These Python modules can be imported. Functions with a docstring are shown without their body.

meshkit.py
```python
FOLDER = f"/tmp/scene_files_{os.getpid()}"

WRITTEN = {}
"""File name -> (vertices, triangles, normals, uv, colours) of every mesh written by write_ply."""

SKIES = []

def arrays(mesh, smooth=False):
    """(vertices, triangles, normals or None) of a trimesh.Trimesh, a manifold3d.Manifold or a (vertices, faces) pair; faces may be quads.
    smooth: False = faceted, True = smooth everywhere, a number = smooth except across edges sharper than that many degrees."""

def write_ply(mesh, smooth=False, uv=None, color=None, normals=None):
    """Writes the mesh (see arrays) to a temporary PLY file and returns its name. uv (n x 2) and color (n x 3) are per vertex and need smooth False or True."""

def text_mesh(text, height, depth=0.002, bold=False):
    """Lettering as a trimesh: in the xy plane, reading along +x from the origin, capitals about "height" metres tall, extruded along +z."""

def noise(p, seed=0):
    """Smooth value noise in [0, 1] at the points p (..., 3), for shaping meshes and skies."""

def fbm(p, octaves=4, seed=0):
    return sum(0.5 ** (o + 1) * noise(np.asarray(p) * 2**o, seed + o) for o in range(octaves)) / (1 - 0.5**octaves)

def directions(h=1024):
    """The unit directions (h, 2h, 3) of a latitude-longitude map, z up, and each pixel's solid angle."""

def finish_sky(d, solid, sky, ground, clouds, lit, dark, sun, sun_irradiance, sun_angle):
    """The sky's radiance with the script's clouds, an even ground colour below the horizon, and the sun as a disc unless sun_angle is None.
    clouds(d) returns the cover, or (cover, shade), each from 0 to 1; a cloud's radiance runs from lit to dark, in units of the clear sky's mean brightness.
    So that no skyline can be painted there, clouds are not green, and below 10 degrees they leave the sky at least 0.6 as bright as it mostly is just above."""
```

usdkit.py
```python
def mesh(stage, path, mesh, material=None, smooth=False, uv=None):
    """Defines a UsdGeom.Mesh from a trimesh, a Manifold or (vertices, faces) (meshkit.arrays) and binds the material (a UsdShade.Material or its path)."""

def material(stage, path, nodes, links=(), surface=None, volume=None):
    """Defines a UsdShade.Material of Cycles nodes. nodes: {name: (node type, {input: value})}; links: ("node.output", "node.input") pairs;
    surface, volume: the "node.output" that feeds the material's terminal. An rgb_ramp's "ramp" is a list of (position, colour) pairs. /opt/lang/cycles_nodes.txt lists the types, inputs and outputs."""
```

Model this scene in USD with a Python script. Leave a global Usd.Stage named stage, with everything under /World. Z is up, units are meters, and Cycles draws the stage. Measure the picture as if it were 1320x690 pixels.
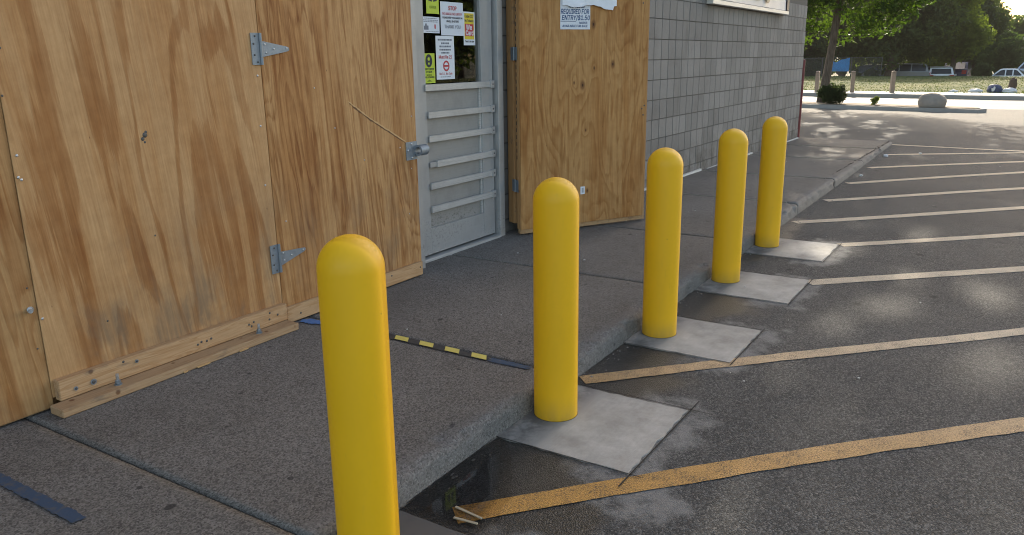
import math, numpy as np, trimesh, usdkit, meshkit
from pxr import Usd, UsdGeom, UsdLux, UsdShade, Gf, Sdf, Vt
from shapely.geometry import Polygon, Point, box as sbox
from shapely import affinity

stage = Usd.Stage.CreateInMemory()
UsdGeom.SetStageUpAxis(stage, UsdGeom.Tokens.z)
UsdGeom.SetStageMetersPerUnit(stage, 1.0)
UsdGeom.Xform.Define(stage, '/World')
UsdGeom.Scope.Define(stage, '/World/Looks')

# ------------------------------------------------------------------ camera, sky, sun, exposure
# world: x along the store front (away from us), y towards the store, z up from the sidewalk
CAM_H = 1.3615
RIGHT = (0.53396124, -0.84541247, -0.0127729)
UP = (0.22313508, 0.12632842, 0.96656705)
FWD = (0.81553426, 0.51895942, -0.25609566)
EXPOSURE = 1.1
SKY_STRENGTH = 0.15
SUN_INTENSITY = 0.75
SUN_AZ, SUN_EL = math.radians(12.5), math.radians(26.0)      # from +x towards +y

cam = UsdGeom.Camera.Define(stage, '/World/camera')
cam.AddTransformOp().Set(Gf.Matrix4d(*RIGHT, 0, *UP, 0, *[-c for c in FWD], 0, 0, 0, CAM_H, 1))
cam.CreateHorizontalApertureAttr(36.0)
cam.CreateVerticalApertureAttr(36.0 * 535 / 1024)
cam.CreateFocalLengthAttr(36.0 * 1020.919 / 1320)
cam.CreateClippingRangeAttr(Gf.Vec2f(0.05, 2000))
cam.CreateExposureAttr(EXPOSURE)

S = np.array([math.cos(SUN_EL) * math.cos(SUN_AZ), math.cos(SUN_EL) * math.sin(SUN_AZ), math.sin(SUN_EL)])
sun = UsdLux.DistantLight.Define(stage, '/World/sun')
zx = np.cross([0, 0, 1.0], S); zx /= np.linalg.norm(zx); zy = np.cross(S, zx)
sun.AddTransformOp().Set(Gf.Matrix4d(*zx, 0, *zy, 0, *S, 0, 0, 0, 0, 1))
sun.CreateIntensityAttr(SUN_INTENSITY); sun.CreateAngleAttr(0.5); sun.CreateNormalizeAttr(True)
sun.CreateColorAttr(Gf.Vec3f(1.0, 0.9, 0.74))


# ------------------------------------------------------------------ node graph helper
class Out(str):
    pass


class Node:
    def __init__(s, name): s._name = name
    def __getattr__(s, k): return Out(f'{s._name}.{k}')


class Graph:
    def __init__(s): s.nodes, s.links = {}, []
    def __call__(s, kind, **inp):
        name = f'n{len(s.nodes)}'; vals = {}
        for k, v in inp.items():
            if isinstance(v, Out): s.links.append((str(v), f'{name}.{k}'))
            else: vals[k] = v
        s.nodes[name] = (kind, vals)
        return Node(name)
    def math(s, op, a, b=0.5, c=0.0, clamp=False):
        return s('math', math_type=op, value1=a, value2=b, value3=c, use_clamp=clamp).value
    def mix(s, fac, a, b, op='mix'):
        return s('mix', mix_type=op, fac=fac, color1=a, color2=b).color
    def ramp(s, fac, stops):
        stops = [(p, (c, c, c) if np.ndim(c) == 0 else c) for p, c in stops]
        return s('rgb_ramp', fac=fac, ramp=stops).color
    def pos(s, scale=(1, 1, 1), loc=(0, 0, 0), rot=(0, 0, 0)):
        g = s('geometry')
        return s('mapping', vector=g.position, scale=scale, location=loc, rotation=rot).vector
    def noise(s, vec, scale=1.0, detail=2.0, rough=0.5, dist=0.0):
        return s('noise_texture', vector=vec, scale=scale, detail=detail, roughness=rough, distortion=dist).fac
    def smooth(s, v, a, b, lo=0.0, hi=1.0):
        return s('map_range', range_type='smoothstep', value=v, from_min=a, from_max=b, to_min=lo, to_max=hi, clamp=True).result
    def lin(s, v, a, b, lo=0.0, hi=1.0):
        return s('map_range', range_type='linear', value=v, from_min=a, from_max=b, to_min=lo, to_max=hi, clamp=True).result
    def bump(s, height, strength=0.3, distance=0.01, normal=None):
        kw = dict(normal=normal) if normal is not None else {}
        return s('bump', height=height, strength=strength, distance=distance, **kw).normal
    def done(s, name, surface, volume=None):
        return usdkit.material(stage, '/World/Looks/' + name, s.nodes, s.links, surface=surface, volume=volume)


def principled(name, color, rough=0.5, metal=0.0, spec=0.5, vary=0.08, scale=40.0, bump=0.0, **kw):
    """One plain coloured surface with a little cloudy tone and roughness variation."""
    g = Graph()
    v = g.noise(g.pos(), scale, 4, 0.6)
    c = g.mix(v, tuple(x * (1 - vary) for x in color), tuple(x * (1 + vary) for x in color))
    extra = dict(kw)
    if bump: extra['normal'] = g.bump(v, 0.5, bump)
    p = g('principled_bsdf', base_color=c, roughness=g.lin(v, 0.3, 0.7, max(rough - 0.08, 0.02), min(rough + 0.08, 1)), metallic=metal, specular_ior_level=spec, **extra)
    return g.done(name, p.BSDF)


# sky dome
g = Graph()
sk = g('sky_texture', sky_type='single_scattering', sun_disc=False, sun_elevation=SUN_EL, sun_rotation=math.atan2(S[0], S[1]), air_density=1.0, aerosol_density=2.2, ozone_density=1.0)
skymix = g.mix(1.0, sk.color, (1.0, 0.915, 0.81), 'multiply')
bg = g('background_shader', color=skymix, strength=SKY_STRENGTH)
skymat = g.done('sky', bg.background)
dome = UsdLux.DomeLight.Define(stage, '/World/sky')
UsdShade.MaterialBindingAPI.Apply(dome.GetPrim()).Bind(skymat)
dome.GetPrim().SetCustomDataByKey('kind', 'structure')
dome.GetPrim().SetCustomDataByKey('label', 'hazy bright evening sky seen between the trees')
dome.GetPrim().SetCustomDataByKey('category', 'sky')

# ------------------------------------------------------------------ prim helpers
USED = {}


def numbered(parent, name):
    k = f'{parent}/{name}'; n = USED.get(k, -1) + 1; USED[k] = n
    return k if n == 0 else f'{k}_{n:03d}'


def path_of(p): return '/World' if p is None else str(p.GetPath())


def tag(prim, label=None, cat=None, group=None, kind=None):
    for k, v in (('label', label), ('category', cat), ('group', group), ('kind', kind)):
        if v: prim.SetCustomDataByKey(k, v)
    return prim


def thing(name, label, cat, group=None, kind=None, loc=(0, 0, 0)):
    x = UsdGeom.Xform.Define(stage, numbered('/World', name))
    if any(loc): x.AddTranslateOp().Set(Gf.Vec3d(*loc))
    return tag(x.GetPrim(), label, cat, group, kind)


def obj(name, mesh, mat, parent=None, smooth=False, label=None, category=None, group=None, kind=None):
    if isinstance(mesh, list): mesh = join(mesh)
    m = usdkit.mesh(stage, numbered(path_of(parent), name), mesh, mat, smooth=smooth)
    return tag(m.GetPrim(), label, category, group, kind)


def copy_of(root, name, loc, label, cat, group, rotz=0.0, scale=None):
    x = UsdGeom.Xform.Define(stage, numbered('/World', name))
    x.AddTranslateOp().Set(Gf.Vec3d(*loc))
    if rotz: x.AddRotateZOp().Set(rotz)
    if scale: x.AddScaleOp().Set(Gf.Vec3f(*scale))
    p = x.GetPrim()
    p.GetReferences().AddInternalReference(root)
    p.SetInstanceable(True)
    return tag(p, label, cat, group)


def primvar(mesh_prim, name, values):
    UsdGeom.PrimvarsAPI(mesh_prim).CreatePrimvar(name, Sdf.ValueTypeNames.Color3fArray, 'vertex').Set(Vt.Vec3fArray.FromNumpy(np.repeat(np.asarray(values, np.float32)[:, None], 3, 1)))


# ------------------------------------------------------------------ mesh helpers
def join(ms): return trimesh.util.concatenate([m if isinstance(m, trimesh.Trimesh) else trimesh.Trimesh(*m, process=False) for m in ms])


def box(x0, y0, z0, x1, y1, z1, b=0.0):
    if b <= 0:
        m = trimesh.creation.box((x1 - x0, y1 - y0, z1 - z0)); m.apply_translation(((x0 + x1) / 2, (y0 + y1) / 2, (z0 + z1) / 2)); return m
    lo, hi = np.array([x0, y0, z0]), np.array([x1, y1, z1])
    b = min(b, 0.45 * (hi - lo).min())
    pts = []
    for sx in (0, 1):
        for sy in (0, 1):
            for sz in (0, 1):
                c = np.where([sx, sy, sz], hi, lo); s = np.where([sx, sy, sz], -1.0, 1.0) * b
                for k in range(3):
                    q = c + s; q[k] = c[k]; pts.append(q)
    return trimesh.convex.convex_hull(np.array(pts))


def cyl(p, q, r, n=16, r2=None):
    p, q = np.asarray(p, float), np.asarray(q, float); r2 = r if r2 is None else r2
    d = q - p; L = np.linalg.norm(d); d /= L
    a = np.cross(d, [0, 0, 1.0] if abs(d[2]) < 0.9 else [1.0, 0, 0]); a /= np.linalg.norm(a); b = np.cross(d, a)
    t = np.arange(n) * 2 * np.pi / n
    ring = np.cos(t)[:, None] * a + np.sin(t)[:, None] * b
    v = np.vstack([p + r * ring, q + r2 * ring, [p], [q]]); f = []
    for i in range(n):
        j = (i + 1) % n
        f += [[i, j, n + j], [i, n + j, n + i], [2 * n, j, i], [2 * n + 1, n + i, n + j]]
    return trimesh.Trimesh(v, f, process=False)


def tube(pts, radii, n=10, wob=0.0, seed=0):
    pts = np.asarray(pts, float); m = len(pts); rng = np.random.default_rng(seed)
    t = np.arange(n) * 2 * np.pi / n; v = []
    for i in range(m):
        d = pts[min(i + 1, m - 1)] - pts[max(i - 1, 0)]; d /= np.linalg.norm(d)
        a = np.cross(d, [0.3, 1.0, 0.1]); a /= np.linalg.norm(a); b = np.cross(d, a)
        r = radii[i] * (1 + wob * rng.uniform(-1, 1, n))
        v.append(pts[i] + r[:, None] * (np.cos(t)[:, None] * a + np.sin(t)[:, None] * b))
    v = np.vstack(v + [pts[:1], pts[-1:]]); f = []
    for i in range(m - 1):
        for k in range(n):
            a, b = i * n + k, i * n + (k + 1) % n
            f += [[a, b, b + n], [a, b + n, a + n]]
    for k in range(n):
        f += [[m * n, (k + 1) % n, k], [m * n + 1, (m - 1) * n + k, (m - 1) * n + (k + 1) % n]]
    return trimesh.Trimesh(v, f, process=False)


def place(mesh, o, right, up, out):
    """Puts a mesh drawn in x (right), y (up), z (out of the face) at o."""
    m = mesh.copy(); M = np.eye(4); M[:3, 0], M[:3, 1], M[:3, 2], M[:3, 3] = right, up, out, o
    m.apply_transform(M); return m


FRONT = ((1, 0, 0), (0, 0, 1), (0, -1, 0))           # a face that looks along -y


def onwall(mesh, x, y, z): return place(mesh, (x, y, z), *FRONT)


def prism(poly, h):
    return trimesh.creation.extrude_polygon(poly, h, engine='earcut')


def ngon(r, n=18, cx=0, cy=0, ry=None):
    t = np.arange(n) * 2 * np.pi / n
    return Polygon(np.c_[cx + r * np.cos(t), cy + (ry or r) * np.sin(t)])


def text(s, h, bold=False, depth=0.0006, center=True, fit=None):
    m = meshkit.text_mesh(s, h, depth, bold)
    if fit: m.vertices[:, 0] *= min(1.0, fit / (m.bounds[1, 0] - m.bounds[0, 0]))
    if center: m.apply_translation((-(m.bounds[0, 0] + m.bounds[1, 0]) / 2, 0, 0))
    return m


def sheet(poly, z, res=None):
    """Flat polygon sheet facing up (optionally densely triangulated)."""
    m = prism(poly, 0.01)
    f = m.faces[(m.face_normals[:, 2] > 0.9)]
    s = trimesh.Trimesh(m.vertices.copy(), f, process=False); s.remove_unreferenced_vertices()
    s.vertices[:, 2] = z if np.ndim(z) == 0 else z
    return s


def grid(xs, ys, zf):
    X, Y = np.meshgrid(xs, ys, indexing='ij'); Z = zf(X, Y)
    v = np.c_[X.ravel(), Y.ravel(), np.broadcast_to(Z, X.shape).ravel()]; ny = len(ys)
    i, j = np.meshgrid(np.arange(len(xs) - 1), np.arange(ny - 1), indexing='ij'); a = (i * ny + j).ravel()
    f = np.vstack([np.c_[a, a + ny, a + ny + 1], np.c_[a, a + ny + 1, a + 1]])
    return trimesh.Trimesh(v, f, process=False)


def lump(sx, sy, sz, seed, rough=0.25, freq=2.0, sub=3, flat=True):
    m = trimesh.creation.icosphere(subdivisions=sub); v = m.vertices
    n = meshkit.fbm(v * freq + 10 + seed * 3.7, 4, seed) - 0.5
    v = v * (1 + rough * 2 * n[:, None])
    v = v * [sx, sy, sz]
    if flat: v[:, 2] = np.maximum(v[:, 2], -0.55 * sz); v[:, 2] += 0.55 * sz
    return trimesh.Trimesh(v, m.faces, process=False)


# ------------------------------------------------------------------ materials
def plywood(name, light, dark, freq, stretch, bands, loc, contrast, sharp=0.85, fine=0.25, dirt=0.0, knots=(), axis=None, tilt=0.0, flame=False, ragged=0.012):
    g = Graph()
    p0 = g.pos(rot=(0, tilt, 0), loc=loc) if axis is None else g.pos(rot=(0, 0, axis), loc=loc)
    m = g('mapping', vector=p0, scale=(freq, 0.4, freq * stretch)).vector
    n1 = g.noise(m, 1.0, 2.5, 0.42, 0.55)
    jag = g.noise(g('mapping', vector=p0, scale=(55, 20, 2.2)).vector, 1.0, 4, 0.65)
    n1 = g.math('add', n1, g.lin(jag, 0.25, 0.75, -ragged, ragged))
    for k, (kx, kz, r) in enumerate(knots):
        d = g('vector_math', math_type='distance', vector1=g('mapping', vector=p0, scale=(1, 0, 0.55)).vector, vector2=(kx, 0, kz * 0.55)).value
        n1 = g.math('add', n1, g.smooth(d, r * 6, 0.0, 0.0, 0.10))
    fr = g.math('fraction', g.math('multiply', n1, bands))
    ring = g.ramp(fr, [(0, 0.05), (0.35, 0.12), (0.6, 0.45), (sharp, 0.95), (min(sharp + 0.08, 0.99), 0.7), (1.0, 0.05)] if not flame else [(0, 0.04), (0.50, 0.10), (0.565, 0.8), (0.72, 0.95), (0.80, 0.75), (0.84, 0.12), (1.0, 0.04)])
    fib = g.noise(g('mapping', vector=p0, scale=(130, 40, 4)).vector, 1.0, 3, 0.6)
    fib2 = g.noise(g('mapping', vector=p0, scale=(45, 10, 1.6)).vector, 1.0, 3, 0.6)
    blot = g.noise(p0, 1.7, 4, 0.6)
    fac = g.math('multiply', ring, g.smooth(blot, 0.25, 0.7, contrast * 0.55, contrast))
    fac = g.math('add', fac, g.lin(fib2, 0.3, 0.7, -fine, fine), clamp=True)
    c = g.mix(fac, light, dark)
    c = g.mix(g.lin(fib, 0.35, 0.7, 0.0, 0.5), c, (0.62, 0.52, 0.42), 'multiply')
    c = g.mix(g.smooth(blot, 0.4, 0.75, 0, 0.45), c, (0.84, 0.74, 0.62), 'multiply')
    drip = g.noise(g('mapping', vector=p0, scale=(7, 3, 0.5)).vector, 1.0, 5, 0.65, 0.5)
    c = g.mix(g.smooth(drip, 0.44, 0.64, 0, 0.75), c, (0.80, 0.66, 0.50), 'multiply')
    mott = g.noise(p0, 16.0, 5, 0.7)
    c = g.mix(g.lin(mott, 0.35, 0.7, 0, 0.6), c, (0.76, 0.72, 0.68), 'multiply')
    # little specks, pin knots
    vor = g('voronoi_texture', vector=g('mapping', vector=p0, scale=(1, 0.3, 0.5)).vector, scale=9.0, feature='f1', randomness=1.0)
    c = g.mix(g.smooth(vor.distance, 0.035, 0.012, 0, 0.75), c, (0.10, 0.05, 0.025))
    for kx, kz, r in knots:
        d = g('vector_math', math_type='distance', vector1=g('mapping', vector=p0, scale=(1, 0, 0.6)).vector, vector2=(kx, 0, kz * 0.6)).value
        c = g.mix(g.smooth(d, r * 1.4, r * 0.5, 0, 0.75), c, (0.15, 0.06, 0.022))
        c = g.mix(g.smooth(d, r * 0.45, r * 0.2, 0, 0.8), c, (0.03, 0.015, 0.01))
    if dirt:
        z = g('separate_xyz', vector=g('geometry').position).z
        dn = g.noise(g.pos((3.2, 3, 2.0)), 1.0, 5, 0.65, 0.4)
        streak = g.noise(g('mapping', vector=p0, scale=(38, 5, 3.0), rotation=(0, 0.5, 0)).vector, 1.0, 3, 0.6)
        lowm = g.smooth(z, 0.95, 0.15, 0, 1)
        msk = g.math('multiply', g.smooth(dn, 0.44, 0.66), lowm)
        msk = g.math('multiply', msk, g.lin(streak, 0.3, 0.65, 0.35, 1.0))
        c = g.mix(g.math('multiply', msk, dirt), c, (0.15, 0.115, 0.08))
    nrm = g.bump(fib, 0.25, 0.002, g.bump(ring, 0.18, 0.003))
    p = g('principled_bsdf', base_color=c, roughness=0.72, specular_ior_level=0.25, normal=nrm)
    return g.done(name, p.BSDF)


M = {}
PLY_L, PLY_D = (0.50, 0.335, 0.185), (0.335, 0.170, 0.062)
M['ply_main'] = plywood('ply_main', (0.54, 0.33, 0.155), (0.335, 0.150, 0.045), 3.6, 0.15, 4.6, (0.7, 0, 3.1), 0.95, 0.8, 0.16, dirt=0.75, tilt=0.10, flame=True, ragged=0.022)
M['ply_left'] = plywood('ply_left', (0.46, 0.275, 0.12), (0.30, 0.135, 0.042), 4.2, 0.16, 9.0, (5.7, 0, 1.1), 0.9, 0.85, 0.15, dirt=0.3, tilt=0.08)
M['ply_door'] = plywood('ply_door', (0.52, 0.305, 0.13), (0.28, 0.12, 0.033), 6.5, 0.13, 9.0, (2.3, 0, 7.7), 0.95, 0.82, 0.45, ragged=0.03, dirt=0.55, tilt=0.06)
FD, FN, FA = np.array([0.86618559, -0.49972245, 0]), np.array([0.49972245, 0.86618559, 0]), np.array([5.19, 3.21, 0])
KN = [(0.651, 1.603, 0.021), (0.839, 1.301, 0.020), (0.663, 1.274, 0.010), (0.557, 1.146, 0.022), (0.478, 1.166, 0.009), (0.59, 0.796, 0.008), (0.611, 0.308, 0.012)]
AX = math.atan2(0.49972245, 0.86618559)
fa_rot = np.array([FA[0] * math.cos(AX) - FA[1] * math.sin(AX), FA[0] * math.sin(AX) + FA[1] * math.cos(AX)])
M['ply_fold'] = plywood('ply_fold', (0.56, 0.315, 0.12), (0.36, 0.165, 0.048), 4.6, 0.24, 10.0, (-fa_rot[0], 0, 0), 0.75, 0.85, 0.34, knots=KN, axis=AX)
M['ply_edge'] = plywood('ply_edge', (0.33, 0.19, 0.085), (0.12, 0.055, 0.022), 30, 0.1, 3, (0, 0, 0), 0.9, 0.85, 0.3)


def lumber(name, light, dark, along, seed):
    g = Graph()
    st = {'x': (1.6, 28, 28), 'z': (28, 28, 1.6)}[along]
    fs = {'x': (9, 260, 260), 'z': (260, 260, 9)}[along]
    n = g.noise(g.pos(st, (seed, seed * 2, seed)), 1.0, 3, 0.5, 0.8)
    ring = g.ramp(g.math('fraction', g.math('multiply', n, 5.0)), [(0, 0.1), (0.6, 0.35), (0.88, 0.9), (1, 0.1)])
    fib = g.noise(g.pos(fs), 1.0, 2, 0.6)
    c = g.mix(g.math('multiply', ring, 0.7), light, dark)
    c = g.mix(g.lin(fib, 0.35, 0.7, 0, 0.4), c, (0.6, 0.5, 0.4), 'multiply')
    vor = g('voronoi_texture', vector=g.pos((1, 1, 1) if along == 'x' else (1, 1, 1), (seed, 0, 0)), scale=7.5, feature='f1')
    c = g.mix(g.smooth(vor.distance, 0.11, 0.05, 0, 0.85), c, (0.14, 0.06, 0.025))
    stn = g.noise(g.pos((5, 16, 16), (3, 1, 7)), 1.0, 4, 0.65)
    c = g.mix(g.smooth(stn, 0.58, 0.74, 0, 0.55), c, (0.12, 0.10, 0.085))
    p = g('principled_bsdf', base_color=c, roughness=0.75, specular_ior_level=0.2, normal=g.bump(fib, 0.3, 0.002))
    return g.done(name, p.BSDF)


M['lumber'] = lumber('lumber', (0.52, 0.345, 0.19), (0.36, 0.19, 0.08), 'x', 1.3)
M['lumber_flat'] = lumber('lumber_flat', (0.45, 0.31, 0.18), (0.30, 0.17, 0.085), 'x', 4.1)
M['lumber_up'] = lumber('lumber_up', (0.50, 0.29, 0.13), (0.36, 0.17, 0.06), 'z', 2.2)
M['galv'] = principled('galv', (0.25, 0.285, 0.32), 0.45, 0.7, vary=0.25, scale=60)
M['zinc'] = principled('zinc', (0.62, 0.63, 0.64), 0.3, 0.9, vary=0.15)
M['dark_metal'] = principled('dark_metal', (0.10, 0.095, 0.09), 0.5, 0.5)
M['black'] = principled('black', (0.012, 0.012, 0.013), 0.6)
M['void'] = principled('void', (0.02, 0.019, 0.018), 0.9, spec=0.1)
M['splinter'] = principled('splinter', (0.50, 0.31, 0.135), 0.75, vary=0.15, scale=80)
M['splinter_dark'] = principled('splinter_dark', (0.13, 0.06, 0.025), 0.85)


def alu(name, color, rough, grime, dirt_low):
    g = Graph()
    st = g.noise(g.pos((3, 3, 140)), 1.0, 3, 0.6); cl = g.noise(g.pos((6, 6, 5)), 1.0, 5, 0.65)
    sp = g.noise(g.pos((55, 55, 70)), 1.0, 4, 0.7)
    z = g('separate_xyz', vector=g('geometry').position).z
    c = g.mix(g.lin(cl, 0.3, 0.7), tuple(x * 0.85 for x in color), tuple(x * 1.1 for x in color))
    low = g.smooth(z, 0.42, 0.14, 0, 1)
    gm = g.math('multiply', g.smooth(sp, 0.50, 0.66), g.math('multiply', g.smooth(cl, 0.42, 0.6), low))
    c = g.mix(g.math('multiply', gm, dirt_low), c, (0.06, 0.055, 0.05))
    c = g.mix(g.math('multiply', g.smooth(cl, 0.5, 0.8), grime), c, (0.25, 0.24, 0.22))
    p = g('principled_bsdf', base_color=c, metallic=0.55, roughness=g.lin(st, 0.3, 0.7, rough - 0.06, rough + 0.1), specular_ior_level=0.4, normal=g.bump(st, 0.08, 0.002))
    return g.done(name, p.BSDF)


M['alu'] = alu('alu', (0.42, 0.42, 0.415), 0.4, 0.35, 0.4)
M['alu_panel'] = alu('alu_panel', (0.35, 0.345, 0.33), 0.5, 0.6, 0.9)
M['alu_bar'] = alu('alu_bar', (0.53, 0.53, 0.52), 0.34, 0.25, 0.0)

g = Graph()
fres = g('fresnel', IOR=1.45)
fac = g.math('multiply', fres.fac, 1.0)
tr = g('transparent_bsdf', color=(0.72, 0.75, 0.74)); gl = g('glossy_bsdf', color=(1, 1, 1), roughness=0.01)
M['glass'] = g.done('glass', g('mix_closure', fac=fac, closure1=tr.BSDF, closure2=gl.BSDF).closure)

# bollard plastic
g = Graph()
cl = g.noise(g.pos((9, 9, 3)), 1.0, 4, 0.6); fn = g.noise(g.pos((130, 130, 60)), 1.0, 3, 0.6)
scr = g.noise(g.pos((60, 60, 9), (4, 2, 1)), 1.0, 4, 0.7)
z = g('separate_xyz', vector=g('texture_coordinate').object).z
c = g.mix(g.lin(cl, 0.3, 0.7), (0.80, 0.435, 0.003), (0.84, 0.46, 0.004))
c = g.mix(g.math('multiply', g.smooth(scr, 0.60, 0.74), 0.14), c, (0.45, 0.28, 0.04))
spk = g('voronoi_texture', vector=g.pos(), scale=22.0, feature='f1'); sps = g('separate_color', color=spk.color, color_type='rgb')
c = g.mix(g.math('multiply', g.smooth(spk.distance, 0.10, 0.05), g.math('multiply', g.math('greater_than', sps.r, 0.93), 0.4)), c, (0.16, 0.10, 0.03))
c = g.mix(g.math('multiply', g.smooth(z, 0.13, 0.0), g.smooth(cl, 0.35, 0.65, 0.1, 0.45)), c, (0.22, 0.16, 0.07))
M['bollard'] = g.done('bollard', g('principled_bsdf', base_color=c, roughness=g.lin(fn, 0.3, 0.7, 0.44, 0.6), specular_ior_level=0.45, normal=g.bump(fn, 0.02, 0.002)).BSDF)

# sidewalk concrete
g = Graph()
P = g.pos()
ag = g('voronoi_texture', vector=P, scale=190.0, feature='f1')
sep = g('separate_color', color=ag.color, color_type='rgb')
n1 = g.noise(P, 1.1, 5, 0.6); n2 = g.noise(P, 9.0, 4, 0.65); n3 = g.noise(P, 320.0, 2, 0.6)
c = g.mix(sep.r, (0.085, 0.078, 0.071), (0.29, 0.272, 0.25))
c = g.mix(g.smooth(g.noise(P, 85.0, 3, 0.7), 0.62, 0.74, 0, 0.5), c, (0.34, 0.325, 0.30))
c = g.mix(g.lin(n1, 0.3, 0.7, 0, 0.9), c, (0.74, 0.73, 0.71), 'multiply')
c = g.mix(g.smooth(n2, 0.45, 0.75, 0, 0.35), c, (0.62, 0.58, 0.55), 'multiply')
gum = g('voronoi_texture', vector=g('mapping', vector=g.pos(), scale=(1, 1.5, 1)).vector, scale=3.1, feature='f1')
gs = g('separate_color', color=gum.color, color_type='rgb')
wob = g.noise(P, 24.0, 2, 0.5)
gd = g.math('add', gum.distance, g.lin(wob, 0, 1, -0.05, 0.05))
gm = g.math('multiply', g.smooth(gd, 0.075, 0.05), g.math('greater_than', gs.g, 0.45))
c = g.mix(g.math('multiply', gm, 0.85), c, (0.035, 0.033, 0.032))
gum2 = g('voronoi_texture', vector=P, scale=7.3, feature='f1'); gs2 = g('separate_color', color=gum2.color, color_type='rgb')
c = g.mix(g.math('multiply', g.smooth(gum2.distance, 0.10, 0.06), g.math('multiply', g.math('greater_than', gs2.r, 0.6), 0.8)), c, (0.04, 0.038, 0.036))
ed = g('attribute', attribute='edge')                       # worn arris of the curb: bare aggregate
em = g.math('multiply', ed.fac, g.smooth(g.noise(P, 30.0, 4, 0.7), 0.35, 0.6, 0.25, 0.85))
c = g.mix(em, c, g.mix(sep.g, (0.10, 0.095, 0.09), (0.30, 0.285, 0.27)))
h = g.math('add', g.math('multiply', ag.distance, -0.8), g.math('multiply', n3, 0.6))
M['sidewalk'] = g.done('sidewalk', g('principled_bsdf', base_color=c, roughness=0.82, specular_ior_level=0.3, normal=g.bump(h, 0.55, 0.003)).BSDF)

# asphalt, with wet and whitish cement stains read from the mesh
g = Graph()
P = g.pos()
ag = g('voronoi_texture', vector=P, scale=180.0, feature='f1'); sep = g('separate_color', color=ag.color, color_type='rgb')
n1 = g.noise(P, 0.8, 5, 0.6); n2 = g.noise(P, 6.0, 5, 0.7); n3 = g.noise(P, 60.0, 4, 0.75)
c = g.mix(g.math('power', sep.r, 2.2), (0.036, 0.037, 0.038), (0.165, 0.163, 0.158))
c = g.mix(g.lin(n1, 0.35, 0.65), c, g.mix(0.5, c, (1.5, 1.48, 1.45), 'multiply'))
c = g.mix(g.smooth(n2, 0.5, 0.75, 0, 0.45), c, (0.60, 0.60, 0.60), 'multiply')
c = g.mix(g.smooth(n2, 0.48, 0.28, 0, 0.35), c, (0.105, 0.10, 0.095))
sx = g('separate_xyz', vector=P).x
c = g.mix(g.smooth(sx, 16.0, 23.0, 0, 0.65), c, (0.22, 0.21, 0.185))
ov = g('voronoi_texture', vector=g('mapping', vector=g.pos(), scale=(1, 1.2, 1)).vector, scale=2.6, feature='f1'); os_ = g('separate_color', color=ov.color, color_type='rgb')
c = g.mix(g.math('multiply', g.smooth(g.math('add', ov.distance, g.lin(n3, 0.3, 0.7, -0.05, 0.05)), 0.11, 0.06), g.math('multiply', g.math('greater_than', os_.r, 0.5), 0.75)), c, (0.022, 0.022, 0.022))
st = g('attribute', attribute='stain'); wt = g('attribute', attribute='wet')
stm = g.math('multiply', st.fac, g.smooth(g.math('add', n2, g.math('multiply', n3, 0.5)), 0.55, 0.85, 0.15, 1.0))
c = g.mix(stm, c, (0.27, 0.265, 0.255))
c = g.mix(g.math('multiply', wt.fac, 0.8), c, (0.30, 0.295, 0.285), 'multiply')
rough = g.mix(wt.fac, (0.85, 0.85, 0.85), (0.38, 0.38, 0.38))
rr = g('rgb_to_bw', color=rough).val
h = g.math('add', g.math('multiply', ag.distance, -1.0), g.math('multiply', n3, 0.7))
M['asphalt'] = g.done('asphalt', g('principled_bsdf', base_color=c, roughness=rr, specular_ior_level=0.35, normal=g.bump(h, 0.8, 0.004)).BSDF)

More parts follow.
